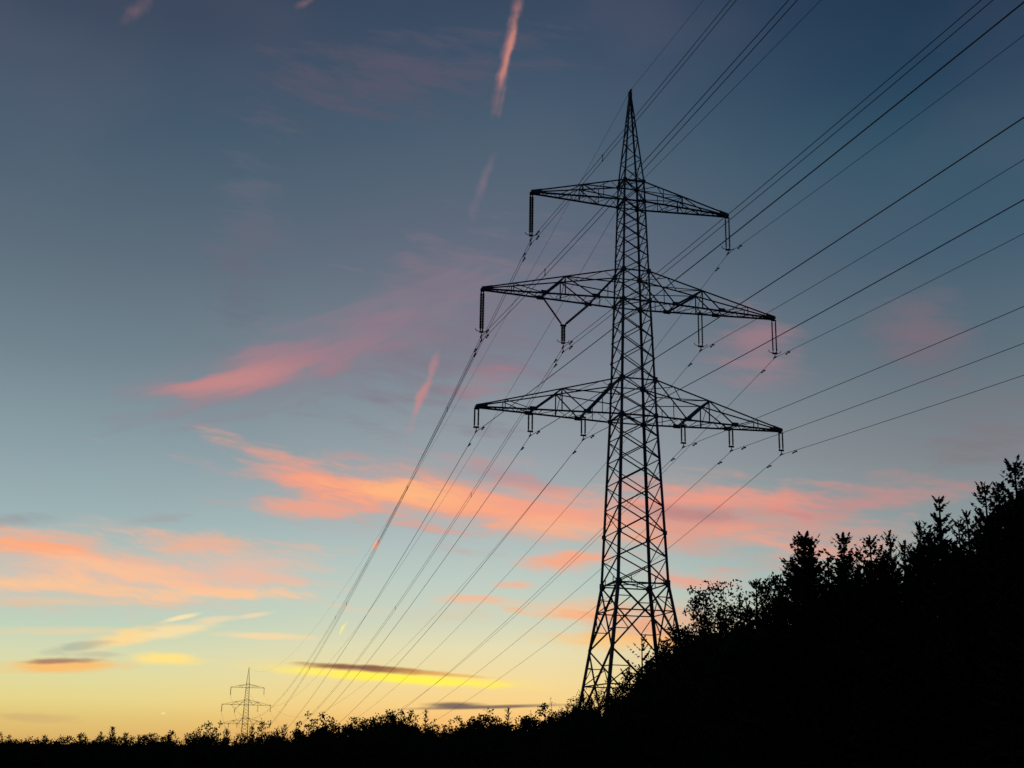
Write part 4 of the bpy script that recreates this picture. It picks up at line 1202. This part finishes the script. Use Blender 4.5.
    ('spruce_full', 14.45, 68.86, -2.37, 10.67, 1.17, 'dark trees inside the forest mass, their tops lost below the black skyline', 'trees merged into the black forest mass'),
    ('spruce_full', 14.66, 66.07, -2.23, 11.05, 1.18, 'dark trees inside the forest mass, their tops lost below the black skyline', 'trees merged into the black forest mass'),
    ('spruce_slim', 15.16, 65.58, -2.19, 12.43, 1.02, 'dark trees inside the forest mass, their tops lost below the black skyline', 'trees merged into the black forest mass'),
    ('spruce_full', 15.97, 64.51, -2.1, 11.33, 1.23, 'dark trees inside the forest mass, their tops lost below the black skyline', 'trees merged into the black forest mass'),
    ('spruce_full', 15.94, 61.67, -1.97, 11.7, 1.19, 'dark trees inside the forest mass, their tops lost below the black skyline', 'trees merged into the black forest mass'),
    ('spruce_full', 16.04, 60.83, -1.93, 10.82, 1.16, 'dark trees inside the forest mass, their tops lost below the black skyline', 'trees merged into the black forest mass'),
    ('spruce_ragged', 16.29, 59.19, -1.85, 10.36, 1.16, 'dark trees inside the forest mass, their tops lost below the black skyline', 'trees merged into the black forest mass'),
    ('spruce_full', 16.62, 57.08, -1.73, 11.09, 1.1, 'dark trees inside the forest mass, their tops lost below the black skyline', 'trees merged into the black forest mass'),
    ('spruce_slim', 17.65, 58.93, -1.77, 10.78, 1.01, 'dark trees inside the forest mass, their tops lost below the black skyline', 'trees merged into the black forest mass'),
    ('spruce_full', 17.54, 56.39, -1.66, 10.69, 1.14, 'dark trees inside the forest mass, their tops lost below the black skyline', 'trees merged into the black forest mass'),
    ('spruce_slim', 18.23, 56.04, -1.61, 11.65, 1.14, 'dark trees inside the forest mass, their tops lost below the black skyline', 'trees merged into the black forest mass'),
    ('spruce_ragged', 17.9, 53.77, -1.52, 11.45, 1.16, 'dark trees inside the forest mass, their tops lost below the black skyline', 'trees merged into the black forest mass'),
    ('spruce_slim', 18.45, 54.15, -1.51, 11.07, 0.99, 'dark trees inside the forest mass, their tops lost below the black skyline', 'trees merged into the black forest mass'),
    ('spruce_slim', 18.25, 51.67, -1.41, 10.53, 1.22, 'dark trees inside the forest mass, their tops lost below the black skyline', 'trees merged into the black forest mass'),
    ('spruce_slim', 18.19, 49.74, -1.33, 11.04, 1.0, 'dark trees inside the forest mass, their tops lost below the black skyline', 'trees merged into the black forest mass'),
    ('spruce_full', 18.25, 48.4, -1.26, 11.47, 1.08, 'dark trees inside the forest mass, their tops lost below the black skyline', 'trees merged into the black forest mass'),
    ('spruce_slim', 18.72, 47.73, -1.21, 11.28, 1.12, 'dark trees inside the forest mass, their tops lost below the black skyline', 'trees merged into the black forest mass'),
    ('spruce_full', 18.76, 46.93, -1.17, 11.87, 1.23, 'dark trees inside the forest mass, their tops lost below the black skyline', 'trees merged into the black forest mass'),
    ('spruce_ragged', 19.6, 47.08, -1.14, 11.91, 1.22, 'dark trees inside the forest mass, their tops lost below the black skyline', 'trees merged into the black forest mass'),
    ('dense_broadleaf', 9.12, 72.29, -2.78, 6.06, 1.05, 'dark trees inside the forest mass, their tops lost below the black skyline', 'trees merged into the black forest mass'),
    ('tall_broadleaf', 9.89, 69.5, -2.62, 7.09, 1.08, 'dark trees inside the forest mass, their tops lost below the black skyline', 'trees merged into the black forest mass'),
    ('dense_broadleaf', 11.13, 66.58, -2.43, 8.29, 0.93, 'dark trees inside the forest mass, their tops lost below the black skyline', 'trees merged into the black forest mass'),
    ('dense_broadleaf', 11.58, 66.47, -2.4, 8.21, 1.25, 'dark trees inside the forest mass, their tops lost below the black skyline', 'trees merged into the black forest mass'),
    ('spruce_slim', 12.62, 64.82, -2.28, 8.33, 1.12, 'dark trees inside the forest mass, their tops lost below the black skyline', 'trees merged into the black forest mass'),
    ('spruce_ragged', 13.06, 62.45, -2.15, 7.86, 0.99, 'dark trees inside the forest mass, their tops lost below the black skyline', 'trees merged into the black forest mass'),
    ('spruce_slim', 13.89, 61.77, -2.08, 9.63, 1.13, 'dark trees inside the forest mass, their tops lost below the black skyline', 'trees merged into the black forest mass'),
    ('spruce_ragged', 13.77, 58.29, -1.93, 8.84, 1.06, 'dark trees inside the forest mass, their tops lost below the black skyline', 'trees merged into the black forest mass'),
    ('spruce_slim', 14.58, 57.31, -1.85, 9.11, 1.16, 'dark trees inside the forest mass, their tops lost below the black skyline', 'trees merged into the black forest mass'),
    ('spruce_slim', 14.57, 54.71, -1.73, 7.98, 0.95, 'dark trees inside the forest mass, their tops lost below the black skyline', 'trees merged into the black forest mass'),
    ('spruce_ragged', 14.74, 52.09, -1.6, 8.22, 1.23, 'dark trees inside the forest mass, their tops lost below the black skyline', 'trees merged into the black forest mass'),
    ('spruce_full', 15.1, 50.23, -1.5, 8.34, 1.24, 'dark trees inside the forest mass, their tops lost below the black skyline', 'trees merged into the black forest mass'),
    ('spruce_full', 16.13, 51.24, -1.5, 8.69, 1.1, 'dark trees inside the forest mass, their tops lost below the black skyline', 'trees merged into the black forest mass'),
    ('spruce_ragged', 16.45, 49.14, -1.39, 9.56, 1.26, 'dark trees inside the forest mass, their tops lost below the black skyline', 'trees merged into the black forest mass'),
    ('spruce_full', 16.54, 47.88, -1.33, 8.37, 1.03, 'dark trees inside the forest mass, their tops lost below the black skyline', 'trees merged into the black forest mass'),
    ('spruce_slim', 16.5, 45.78, -1.23, 8.44, 1.08, 'dark trees inside the forest mass, their tops lost below the black skyline', 'trees merged into the black forest mass'),
    ('spruce_full', 16.12, 42.04, -1.08, 9.02, 0.97, 'dark trees inside the forest mass, their tops lost below the black skyline', 'trees merged into the black forest mass'),
    ('spruce_ragged', 16.26, 41.1, -1.04, 9.39, 1.08, 'dark trees inside the forest mass, their tops lost below the black skyline', 'trees merged into the black forest mass'),
    ('spruce_full', 16.4, 39.34, -0.95, 8.99, 0.93, 'dark trees inside the forest mass, their tops lost below the black skyline', 'trees merged into the black forest mass'),
    ('dense_broadleaf', 11.0, 61.03, -2.19, 5.71, 1.18, 'dark trees inside the forest mass, their tops lost below the black skyline', 'trees merged into the black forest mass'),
    ('spruce_full', 12.11, 59.67, -2.07, 5.15, 1.03, 'dark trees inside the forest mass, their tops lost below the black skyline', 'trees merged into the black forest mass'),
    ('spruce_ragged', 12.78, 59.02, -2.01, 6.78, 1.13, 'dark trees inside the forest mass, their tops lost below the black skyline', 'trees merged into the black forest mass'),
    ('spruce_full', 12.67, 53.63, -1.78, 6.2, 1.08, 'dark trees inside the forest mass, their tops lost below the black skyline', 'trees merged into the black forest mass'),
    ('spruce_full', 13.4, 49.76, -1.57, 5.86, 1.23, 'dark trees inside the forest mass, their tops lost below the black skyline', 'trees merged into the black forest mass'),
    ('spruce_full', 13.52, 48.45, -1.5, 6.51, 1.24, 'dark trees inside the forest mass, their tops lost below the black skyline', 'trees merged into the black forest mass'),
    ('spruce_ragged', 14.46, 46.3, -1.36, 6.35, 1.12, 'dark trees inside the forest mass, their tops lost below the black skyline', 'trees merged into the black forest mass'),
    ('spruce_full', 15.35, 46.52, -1.32, 7.15, 1.15, 'dark trees inside the forest mass, their tops lost below the black skyline', 'trees merged into the black forest mass'),
    ('spruce_full', 15.3, 44.38, -1.23, 6.25, 1.19, 'dark trees inside the forest mass, their tops lost below the black skyline', 'trees merged into the black forest mass'),
    ('spruce_full', 15.55, 40.77, -1.06, 7.39, 1.08, 'dark trees inside the forest mass, their tops lost below the black skyline', 'trees merged into the black forest mass'),
    ('spruce_full', 14.71, 36.47, -0.91, 7.16, 1.06, 'dark trees inside the forest mass, their tops lost below the black skyline', 'trees merged into the black forest mass'),
    ('spruce_ragged', 14.92, 35.34, -0.84, 6.91, 1.07, 'dark trees inside the forest mass, their tops lost below the black skyline', 'trees merged into the black forest mass'),
    ('far_dense', -99.09, 263.18, -14.24, 16.37, 1.03, 'dark trees inside the forest mass, their tops lost below the black skyline', 'trees merged into the black forest mass'),
    ('far_dense', -95.89, 259.91, -14.06, 14.94, 0.87, 'dark trees inside the forest mass, their tops lost below the black skyline', 'trees merged into the black forest mass'),
    ('far_dense', -94.46, 258.97, -13.99, 15.41, 0.91, 'dark trees inside the forest mass, their tops lost below the black skyline', 'trees merged into the black forest mass'),
    ('far_dense', -92.27, 258.2, -13.9, 15.39, 0.83, 'dark trees inside the forest mass, their tops lost below the black skyline', 'trees merged into the black forest mass'),
    ('far_tall', -89.47, 255.15, -13.73, 14.81, 0.81, 'dark trees inside the forest mass, their tops lost below the black skyline', 'trees merged into the black forest mass'),
    ('far_dense', -87.92, 254.31, -13.66, 15.33, 0.9, 'dark trees inside the forest mass, their tops lost below the black skyline', 'trees merged into the black forest mass'),
    ('far_dense', -86.21, 253.92, -13.59, 15.0, 0.82, 'dark trees inside the forest mass, their tops lost below the black skyline', 'trees merged into the black forest mass'),
    ('far_dense', -84.69, 252.66, -13.51, 15.14, 0.86, 'dark trees inside the forest mass, their tops lost below the black skyline', 'trees merged into the black forest mass'),
    ('far_dense', -81.25, 247.11, -13.23, 14.86, 1.09, 'dark trees inside the forest mass, their tops lost below the black skyline', 'trees merged into the black forest mass'),
    ('far_dense', -79.19, 246.04, -13.13, 14.68, 1.01, 'dark trees inside the forest mass, their tops lost below the black skyline', 'trees merged into the black forest mass'),
    ('far_tall', -77.13, 243.44, -12.99, 14.94, 0.97, 'dark trees inside the forest mass, their tops lost below the black skyline', 'trees merged into the black forest mass'),
    ('far_dense', -75.21, 241.54, -12.87, 14.93, 0.82, 'dark trees inside the forest mass, their tops lost below the black skyline', 'trees merged into the black forest mass'),
    ('far_dense', -72.15, 238.46, -12.67, 14.93, 1.01, 'dark trees inside the forest mass, their tops lost below the black skyline', 'trees merged into the black forest mass'),
    ('far_dense', -71.66, 239.54, -12.68, 14.53, 1.07, 'dark trees inside the forest mass, their tops lost below the black skyline', 'trees merged into the black forest mass'),
    ('far_tall', -69.14, 234.96, -12.46, 15.51, 0.87, 'dark trees inside the forest mass, their tops lost below the black skyline', 'trees merged into the black forest mass'),
    ('far_dense', -67.01, 232.9, -12.32, 14.41, 0.83, 'dark trees inside the forest mass, their tops lost below the black skyline', 'trees merged into the black forest mass'),
    ('far_dense', -64.53, 231.59, -12.19, 14.27, 0.83, 'dark trees inside the forest mass, their tops lost below the black skyline', 'trees merged into the black forest mass'),
    ('far_tall', -62.02, 226.73, -11.94, 14.0, 0.99, 'dark trees inside the forest mass, their tops lost below the black skyline', 'trees merged into the black forest mass'),
    ('far_dense', -61.11, 227.01, -11.92, 14.03, 1.05, 'dark trees inside the forest mass, their tops lost below the black skyline', 'trees merged into the black forest mass'),
    ('far_dense', -58.15, 221.77, -11.64, 13.91, 1.07, 'dark trees inside the forest mass, their tops lost below the black skyline', 'trees merged into the black forest mass'),
    ('far_dense', -57.06, 221.31, -11.59, 13.96, 1.04, 'dark trees inside the forest mass, their tops lost below the black skyline', 'trees merged into the black forest mass'),
    ('far_dense', -55.53, 220.66, -11.51, 13.97, 1.06, 'dark trees inside the forest mass, their tops lost below the black skyline', 'trees merged into the black forest mass'),
    ('far_dense', -46.26, 199.81, -10.44, 13.03, 0.95, 'dark trees inside the forest mass, their tops lost below the black skyline', 'trees merged into the black forest mass'),
    ('far_tall', -45.13, 198.86, -10.36, 13.61, 1.01, 'dark trees inside the forest mass, their tops lost below the black skyline', 'trees merged into the black forest mass'),
    ('far_dense', -43.14, 197.72, -10.24, 13.17, 0.88, 'dark trees inside the forest mass, their tops lost below the black skyline', 'trees merged into the black forest mass'),
    ('far_tall', -41.8, 196.18, -10.13, 13.08, 0.81, 'dark trees inside the forest mass, their tops lost below the black skyline', 'trees merged into the black forest mass'),
    ('far_dense', -39.42, 191.5, -9.87, 12.58, 0.95, 'dark trees inside the forest mass, their tops lost below the black skyline', 'trees merged into the black forest mass'),
    ('far_dense', -37.0, 187.53, -9.63, 11.97, 0.84, 'dark trees inside the forest mass, their tops lost below the black skyline', 'trees merged into the black forest mass'),
    ('far_dense', -36.25, 187.72, -9.6, 12.1, 1.02, 'dark trees inside the forest mass, their tops lost below the black skyline', 'trees merged into the black forest mass'),
    ('far_dense', -34.86, 186.14, -9.49, 12.33, 0.8, 'dark trees inside the forest mass, their tops lost below the black skyline', 'trees merged into the black forest mass'),
    ('far_tall', -32.79, 181.24, -9.22, 12.82, 0.96, 'dark trees inside the forest mass, their tops lost below the black skyline', 'trees merged into the black forest mass'),
    ('far_dense', -31.01, 179.29, -9.07, 12.3, 0.82, 'dark trees inside the forest mass, their tops lost below the black skyline', 'trees merged into the black forest mass'),
    ('far_dense', -29.87, 177.76, -8.97, 12.04, 0.95, 'dark trees inside the forest mass, their tops lost below the black skyline', 'trees merged into the black forest mass'),
    ('far_tall', -28.01, 176.92, -8.86, 11.72, 1.07, 'dark trees inside the forest mass, their tops lost below the black skyline', 'trees merged into the black forest mass'),
    ('far_dense', -26.5, 174.15, -8.69, 11.34, 0.89, 'dark trees inside the forest mass, their tops lost below the black skyline', 'trees merged into the black forest mass'),
    ('far_dense', -25.1, 171.28, -8.52, 11.6, 0.9, 'dark trees inside the forest mass, their tops lost below the black skyline', 'trees merged into the black forest mass'),
    ('far_tall', -22.9, 166.58, -8.24, 13.0, 0.96, 'dark trees inside the forest mass, their tops lost below the black skyline', 'trees merged into the black forest mass'),
    ('far_dense', -22.06, 165.63, -8.17, 12.51, 0.88, 'dark trees inside the forest mass, their tops lost below the black skyline', 'trees merged into the black forest mass'),
    ('far_dense', -20.88, 164.05, -8.05, 11.57, 1.09, 'dark trees inside the forest mass, their tops lost below the black skyline', 'trees merged into the black forest mass'),
    ('far_dense', -18.39, 156.55, -7.65, 11.49, 1.09, 'dark trees inside the forest mass, their tops lost below the black skyline', 'trees merged into the black forest mass'),
    ('far_dense', -16.92, 153.17, -7.45, 11.49, 0.96, 'dark trees inside the forest mass, their tops lost below the black skyline', 'trees merged into the black forest mass'),
    ('far_dense', -15.86, 150.38, -7.29, 11.87, 0.84, 'dark trees inside the forest mass, their tops lost below the black skyline', 'trees merged into the black forest mass'),
    ('far_dense', -14.32, 147.1, -7.09, 11.41, 0.8, 'dark trees inside the forest mass, their tops lost below the black skyline', 'trees merged into the black forest mass'),
    ('far_dense', -13.67, 145.89, -7.01, 11.66, 0.97, 'dark trees inside the forest mass, their tops lost below the black skyline', 'trees merged into the black forest mass'),
    ('far_dense', -12.15, 141.86, -6.77, 11.72, 0.89, 'dark trees inside the forest mass, their tops lost below the black skyline', 'trees merged into the black forest mass'),
    ('far_dense', -11.01, 139.93, -6.64, 11.54, 0.87, 'dark trees inside the forest mass, their tops lost below the black skyline', 'trees merged into the black forest mass'),
    ('far_tall', -9.99, 138.17, -6.52, 10.24, 0.95, 'dark trees inside the forest mass, their tops lost below the black skyline', 'trees merged into the black forest mass'),
    ('far_tall', -8.67, 135.42, -6.35, 10.28, 0.84, 'dark trees inside the forest mass, their tops lost below the black skyline', 'trees merged into the black forest mass'),
    ('far_tall', -7.86, 130.5, -6.11, 10.41, 0.8, 'dark trees inside the forest mass, their tops lost below the black skyline', 'trees merged into the black forest mass'),
    ('far_dense', -6.78, 129.33, -6.01, 9.76, 0.94, 'dark trees inside the forest mass, their tops lost below the black skyline', 'trees merged into the black forest mass'),
    ('far_dense', -5.71, 126.3, -5.83, 9.36, 1.04, 'dark trees inside the forest mass, their tops lost below the black skyline', 'trees merged into the black forest mass'),
    ('far_dense', -4.84, 123.47, -5.67, 8.99, 0.99, 'dark trees inside the forest mass, their tops lost below the black skyline', 'trees merged into the black forest mass'),
    ('far_dense', -3.5, 120.09, -5.47, 8.98, 0.83, 'dark trees inside the forest mass, their tops lost below the black skyline', 'trees merged into the black forest mass'),
    ('far_dense', -2.73, 119.29, -5.4, 9.19, 0.88, 'dark trees inside the forest mass, their tops lost below the black skyline', 'trees merged into the black forest mass'),
    ('far_dense', -1.86, 113.39, -5.11, 9.18, 1.03, 'dark trees inside the forest mass, their tops lost below the black skyline', 'trees merged into the black forest mass'),
    ('far_tall', -1.14, 113.65, -5.08, 9.02, 0.95, 'dark trees inside the forest mass, their tops lost below the black skyline', 'trees merged into the black forest mass'),
    ('far_dense', -0.43, 109.07, -4.85, 8.84, 1.08, 'dark trees inside the forest mass, their tops lost below the black skyline', 'trees merged into the black forest mass'),
    ('far_tall', 0.42, 108.55, -4.79, 8.8, 1.08, 'dark trees inside the forest mass, their tops lost below the black skyline', 'trees merged into the black forest mass'),
    ('far_tall', 0.81, 105.3, -4.63, 8.13, 0.82, 'dark trees inside the forest mass, their tops lost below the black skyline', 'trees merged into the black forest mass'),
    ('far_dense', 1.48, 102.15, -4.46, 7.97, 0.86, 'dark trees inside the forest mass, their tops lost below the black skyline', 'trees merged into the black forest mass'),
    ('far_dense', 2.21, 98.89, -4.29, 8.14, 1.08, 'dark trees inside the forest mass, their tops lost below the black skyline', 'trees merged into the black forest mass'),
    ('far_dense', 2.98, 98.3, -4.22, 9.07, 0.91, 'dark trees inside the forest mass, their tops lost below the black skyline', 'trees merged into the black forest mass'),
    ('far_dense', 3.37, 95.76, -4.09, 7.67, 0.89, 'dark trees inside the forest mass, their tops lost below the black skyline', 'trees merged into the black forest mass'),
    ('dense_broadleaf', 3.85, 90.23, -3.83, 7.79, 0.82, 'dark trees inside the forest mass, their tops lost below the black skyline', 'trees merged into the black forest mass'),
    ('dense_broadleaf', 4.51, 87.48, -3.68, 8.23, 0.95, 'dark trees inside the forest mass, their tops lost below the black skyline', 'trees merged into the black forest mass'),
    ('dense_broadleaf', 4.84, 84.19, -3.52, 8.25, 1.06, 'dark trees inside the forest mass, their tops lost below the black skyline', 'trees merged into the black forest mass'),
    ('far_dense', -91.88, 245.35, -13.53, 13.33, 1.03, 'dark trees inside the forest mass, their tops lost below the black skyline', 'trees merged into the black forest mass'),
    ('far_tall', -89.34, 245.01, -13.43, 12.98, 1.07, 'dark trees inside the forest mass, their tops lost below the black skyline', 'trees merged into the black forest mass'),
    ('far_dense', -85.85, 240.64, -13.19, 13.44, 0.86, 'dark trees inside the forest mass, their tops lost below the black skyline', 'trees merged into the black forest mass'),
    ('far_dense', -84.81, 241.53, -13.18, 12.63, 0.99, 'dark trees inside the forest mass, their tops lost below the black skyline', 'trees merged into the black forest mass'),
    ('far_tall', -82.16, 238.1, -12.99, 13.33, 1.05, 'dark trees inside the forest mass, their tops lost below the black skyline', 'trees merged into the black forest mass'),
    ('far_tall', -78.03, 233.79, -12.73, 12.48, 1.0, 'dark trees inside the forest mass, their tops lost below the black skyline', 'trees merged into the black forest mass'),
    ('far_tall', -75.78, 230.99, -12.56, 12.78, 0.98, 'dark trees inside the forest mass, their tops lost below the black skyline', 'trees merged into the black forest mass'),
    ('far_dense', -73.07, 229.78, -12.43, 12.89, 0.97, 'dark trees inside the forest mass, their tops lost below the black skyline', 'trees merged into the black forest mass'),
    ('far_tall', -69.86, 227.42, -12.24, 13.17, 0.98, 'dark trees inside the forest mass, their tops lost below the black skyline', 'trees merged into the black forest mass'),
    ('far_tall', -67.04, 223.37, -12.01, 12.53, 1.04, 'dark trees inside the forest mass, their tops lost below the black skyline', 'trees merged into the black forest mass'),
    ('far_dense', -63.53, 218.63, -11.73, 12.56, 1.05, 'dark trees inside the forest mass, their tops lost below the black skyline', 'trees merged into the black forest mass'),
    ('far_dense', -60.71, 214.56, -11.5, 12.17, 0.95, 'dark trees inside the forest mass, their tops lost below the black skyline', 'trees merged into the black forest mass'),
    ('far_tall', -58.35, 212.03, -11.32, 12.37, 1.06, 'dark trees inside the forest mass, their tops lost below the black skyline', 'trees merged into the black forest mass'),
    ('far_dense', -56.58, 209.38, -11.17, 11.53, 0.94, 'dark trees inside the forest mass, their tops lost below the black skyline', 'trees merged into the black forest mass'),
    ('far_dense', -54.14, 208.02, -11.03, 12.05, 0.99, 'dark trees inside the forest mass, their tops lost below the black skyline', 'trees merged into the black forest mass'),
    ('far_tall', -50.61, 202.06, -10.69, 11.97, 0.94, 'dark trees inside the forest mass, their tops lost below the black skyline', 'trees merged into the black forest mass'),
    ('far_tall', -45.79, 192.63, -10.17, 11.08, 0.92, 'dark trees inside the forest mass, their tops lost below the black skyline', 'trees merged into the black forest mass'),
    ('far_dense', -41.61, 182.93, -9.65, 11.74, 1.08, 'dark trees inside the forest mass, their tops lost below the black skyline', 'trees merged into the black forest mass'),
    ('far_dense', -40.74, 183.99, -9.65, 12.35, 0.89, 'dark trees inside the forest mass, their tops lost below the black skyline', 'trees merged into the black forest mass'),
    ('far_dense', -36.8, 176.36, -9.2, 10.33, 0.88, 'dark trees inside the forest mass, their tops lost below the black skyline', 'trees merged into the black forest mass'),
    ('far_tall', -36.01, 177.2, -9.2, 10.4, 0.82, 'dark trees inside the forest mass, their tops lost below the black skyline', 'trees merged into the black forest mass'),
    ('far_dense', -33.43, 174.0, -8.97, 10.35, 1.01, 'dark trees inside the forest mass, their tops lost below the black skyline', 'trees merged into the black forest mass'),
    ('far_dense', -31.09, 168.3, -8.66, 11.0, 1.02, 'dark trees inside the forest mass, their tops lost below the black skyline', 'trees merged into the black forest mass'),
    ('far_dense', -30.03, 167.83, -8.6, 10.84, 0.97, 'dark trees inside the forest mass, their tops lost below the black skyline', 'trees merged into the black forest mass'),
    ('far_tall', -27.36, 163.22, -8.3, 10.6, 1.07, 'dark trees inside the forest mass, their tops lost below the black skyline', 'trees merged into the black forest mass'),
    ('far_dense', -26.16, 160.71, -8.15, 10.37, 1.07, 'dark trees inside the forest mass, their tops lost below the black skyline', 'trees merged into the black forest mass'),
    ('far_dense', -25.04, 160.55, -8.1, 9.57, 1.0, 'dark trees inside the forest mass, their tops lost below the black skyline', 'trees merged into the black forest mass'),
    ('far_dense', -22.9, 154.84, -7.78, 10.09, 0.95, 'dark trees inside the forest mass, their tops lost below the black skyline', 'trees merged into the black forest mass'),
    ('far_dense', -20.72, 150.66, -7.52, 10.89, 0.98, 'dark trees inside the forest mass, their tops lost below the black skyline', 'trees merged into the black forest mass'),
    ('far_dense', -19.47, 149.3, -7.41, 10.1, 0.84, 'dark trees inside the forest mass, their tops lost below the black skyline', 'trees merged into the black forest mass'),
    ('far_dense', -17.96, 145.96, -7.2, 9.43, 0.92, 'dark trees inside the forest mass, their tops lost below the black skyline', 'trees merged into the black forest mass'),
    ('far_dense', -15.53, 139.44, -6.83, 9.74, 1.02, 'dark trees inside the forest mass, their tops lost below the black skyline', 'trees merged into the black forest mass'),
    ('far_dense', -14.83, 138.85, -6.77, 10.2, 0.81, 'dark trees inside the forest mass, their tops lost below the black skyline', 'trees merged into the black forest mass'),
    ('far_dense', -13.14, 134.01, -6.5, 10.09, 0.96, 'dark trees inside the forest mass, their tops lost below the black skyline', 'trees merged into the black forest mass'),
    ('far_dense', -10.86, 127.21, -6.11, 9.86, 1.01, 'dark trees inside the forest mass, their tops lost below the black skyline', 'trees merged into the black forest mass'),
    ('far_tall', -9.96, 123.93, -5.93, 10.08, 0.95, 'dark trees inside the forest mass, their tops lost below the black skyline', 'trees merged into the black forest mass'),
    ('far_tall', -8.97, 123.24, -5.86, 9.15, 0.89, 'dark trees inside the forest mass, their tops lost below the black skyline', 'trees merged into the black forest mass'),
    ('far_tall', -7.28, 119.0, -5.6, 8.93, 0.99, 'dark trees inside the forest mass, their tops lost below the black skyline', 'trees merged into the black forest mass'),
    ('far_dense', -6.5, 117.02, -5.48, 8.56, 1.0, 'dark trees inside the forest mass, their tops lost below the black skyline', 'trees merged into the black forest mass'),
    ('far_tall', -5.5, 113.68, -5.29, 7.72, 1.0, 'dark trees inside the forest mass, their tops lost below the black skyline', 'trees merged into the black forest mass'),
    ('far_dense', -4.01, 107.23, -4.94, 7.37, 1.01, 'dark trees inside the forest mass, their tops lost below the black skyline', 'trees merged into the black forest mass'),
    ('far_tall', -3.08, 103.32, -4.73, 7.34, 0.86, 'dark trees inside the forest mass, their tops lost below the black skyline', 'trees merged into the black forest mass'),
    ('far_tall', -2.05, 101.85, -4.62, 7.66, 0.9, 'dark trees inside the forest mass, their tops lost below the black skyline', 'trees merged into the black forest mass'),
    ('far_dense', -1.58, 100.02, -4.52, 7.7, 0.97, 'dark trees inside the forest mass, their tops lost below the black skyline', 'trees merged into the black forest mass'),
    ('far_dense', -0.54, 96.42, -4.31, 7.6, 0.94, 'dark trees inside the forest mass, their tops lost below the black skyline', 'trees merged into the black forest mass'),
    ('far_dense', 0.21, 92.89, -4.12, 7.57, 0.96, 'dark trees inside the forest mass, their tops lost below the black skyline', 'trees merged into the black forest mass'),
    ('far_dense', 1.19, 87.0, -3.82, 6.43, 1.03, 'dark trees inside the forest mass, their tops lost below the black skyline', 'trees merged into the black forest mass'),
    ('far_dense', 1.76, 85.3, -3.72, 6.8, 0.9, 'dark trees inside the forest mass, their tops lost below the black skyline', 'trees merged into the black forest mass'),
    ('far_dense', 2.29, 81.94, -3.54, 7.05, 1.0, 'dark trees inside the forest mass, their tops lost below the black skyline', 'trees merged into the black forest mass'),
    ('far_dense', 2.92, 78.71, -3.37, 6.39, 0.98, 'dark trees inside the forest mass, their tops lost below the black skyline', 'trees merged into the black forest mass'),
    ('dense_broadleaf', 3.38, 75.43, -3.2, 6.75, 0.87, 'dark trees inside the forest mass, their tops lost below the black skyline', 'trees merged into the black forest mass'),
    ('tall_broadleaf', 3.68, 73.17, -3.09, 6.67, 1.07, 'dark trees inside the forest mass, their tops lost below the black skyline', 'trees merged into the black forest mass'),
    ('dense_broadleaf', 4.06, 68.99, -2.89, 6.8, 1.07, 'dark trees inside the forest mass, their tops lost below the black skyline', 'trees merged into the black forest mass'),
]

PROTO = {}
RT = random.Random(99)
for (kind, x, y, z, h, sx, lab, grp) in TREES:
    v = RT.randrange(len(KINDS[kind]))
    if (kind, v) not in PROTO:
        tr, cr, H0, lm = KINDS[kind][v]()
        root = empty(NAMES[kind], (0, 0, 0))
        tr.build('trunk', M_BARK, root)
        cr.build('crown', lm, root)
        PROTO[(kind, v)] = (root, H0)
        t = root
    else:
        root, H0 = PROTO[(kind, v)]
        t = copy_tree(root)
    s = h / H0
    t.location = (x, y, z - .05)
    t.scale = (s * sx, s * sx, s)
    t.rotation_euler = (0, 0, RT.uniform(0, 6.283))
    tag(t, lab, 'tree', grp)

# ------------------------------------------------------------------ scrub along the forest floor
RS = random.Random(5)
V, F = [], []
nb = 0
while nb < 1500:
    y = 40 + 235 * RS.random() ** 1.4
    x = RS.uniform(-.42, .46) * y * 1.05
    if y > 120 and x > 15: continue
    if y < 70 and x < -8: continue
    if abs(math.degrees(math.atan2(x, y)) + 14.7) < .35 and y > 150: continue
    z = ground_z(x, y)
    r = RS.uniform(.7, 1.5) * (1 if y < 110 else 1.3)
    for q in range(46):
        d = rand_dir(RS)
        p = Vector((x, y, z + r * .8)) + Vector((d.x * r, d.y * r, d.z * r * 1.05)) * RS.random() ** .4
        dv = (rand_dir(RS) + Vector((0, 0, .3))).normalized()
        quad_leaf(V, F, p, dv, dv.cross(rand_dir(RS)).normalized(), RS.uniform(.3, .6), RS.uniform(.1, .2))
    nb += 1
mb = MB(); mb.v, mb.f = V, F
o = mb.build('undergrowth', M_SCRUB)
tag(o, 'black tangle of bushes covering the ground under the trees', 'undergrowth', None, 'stuff')
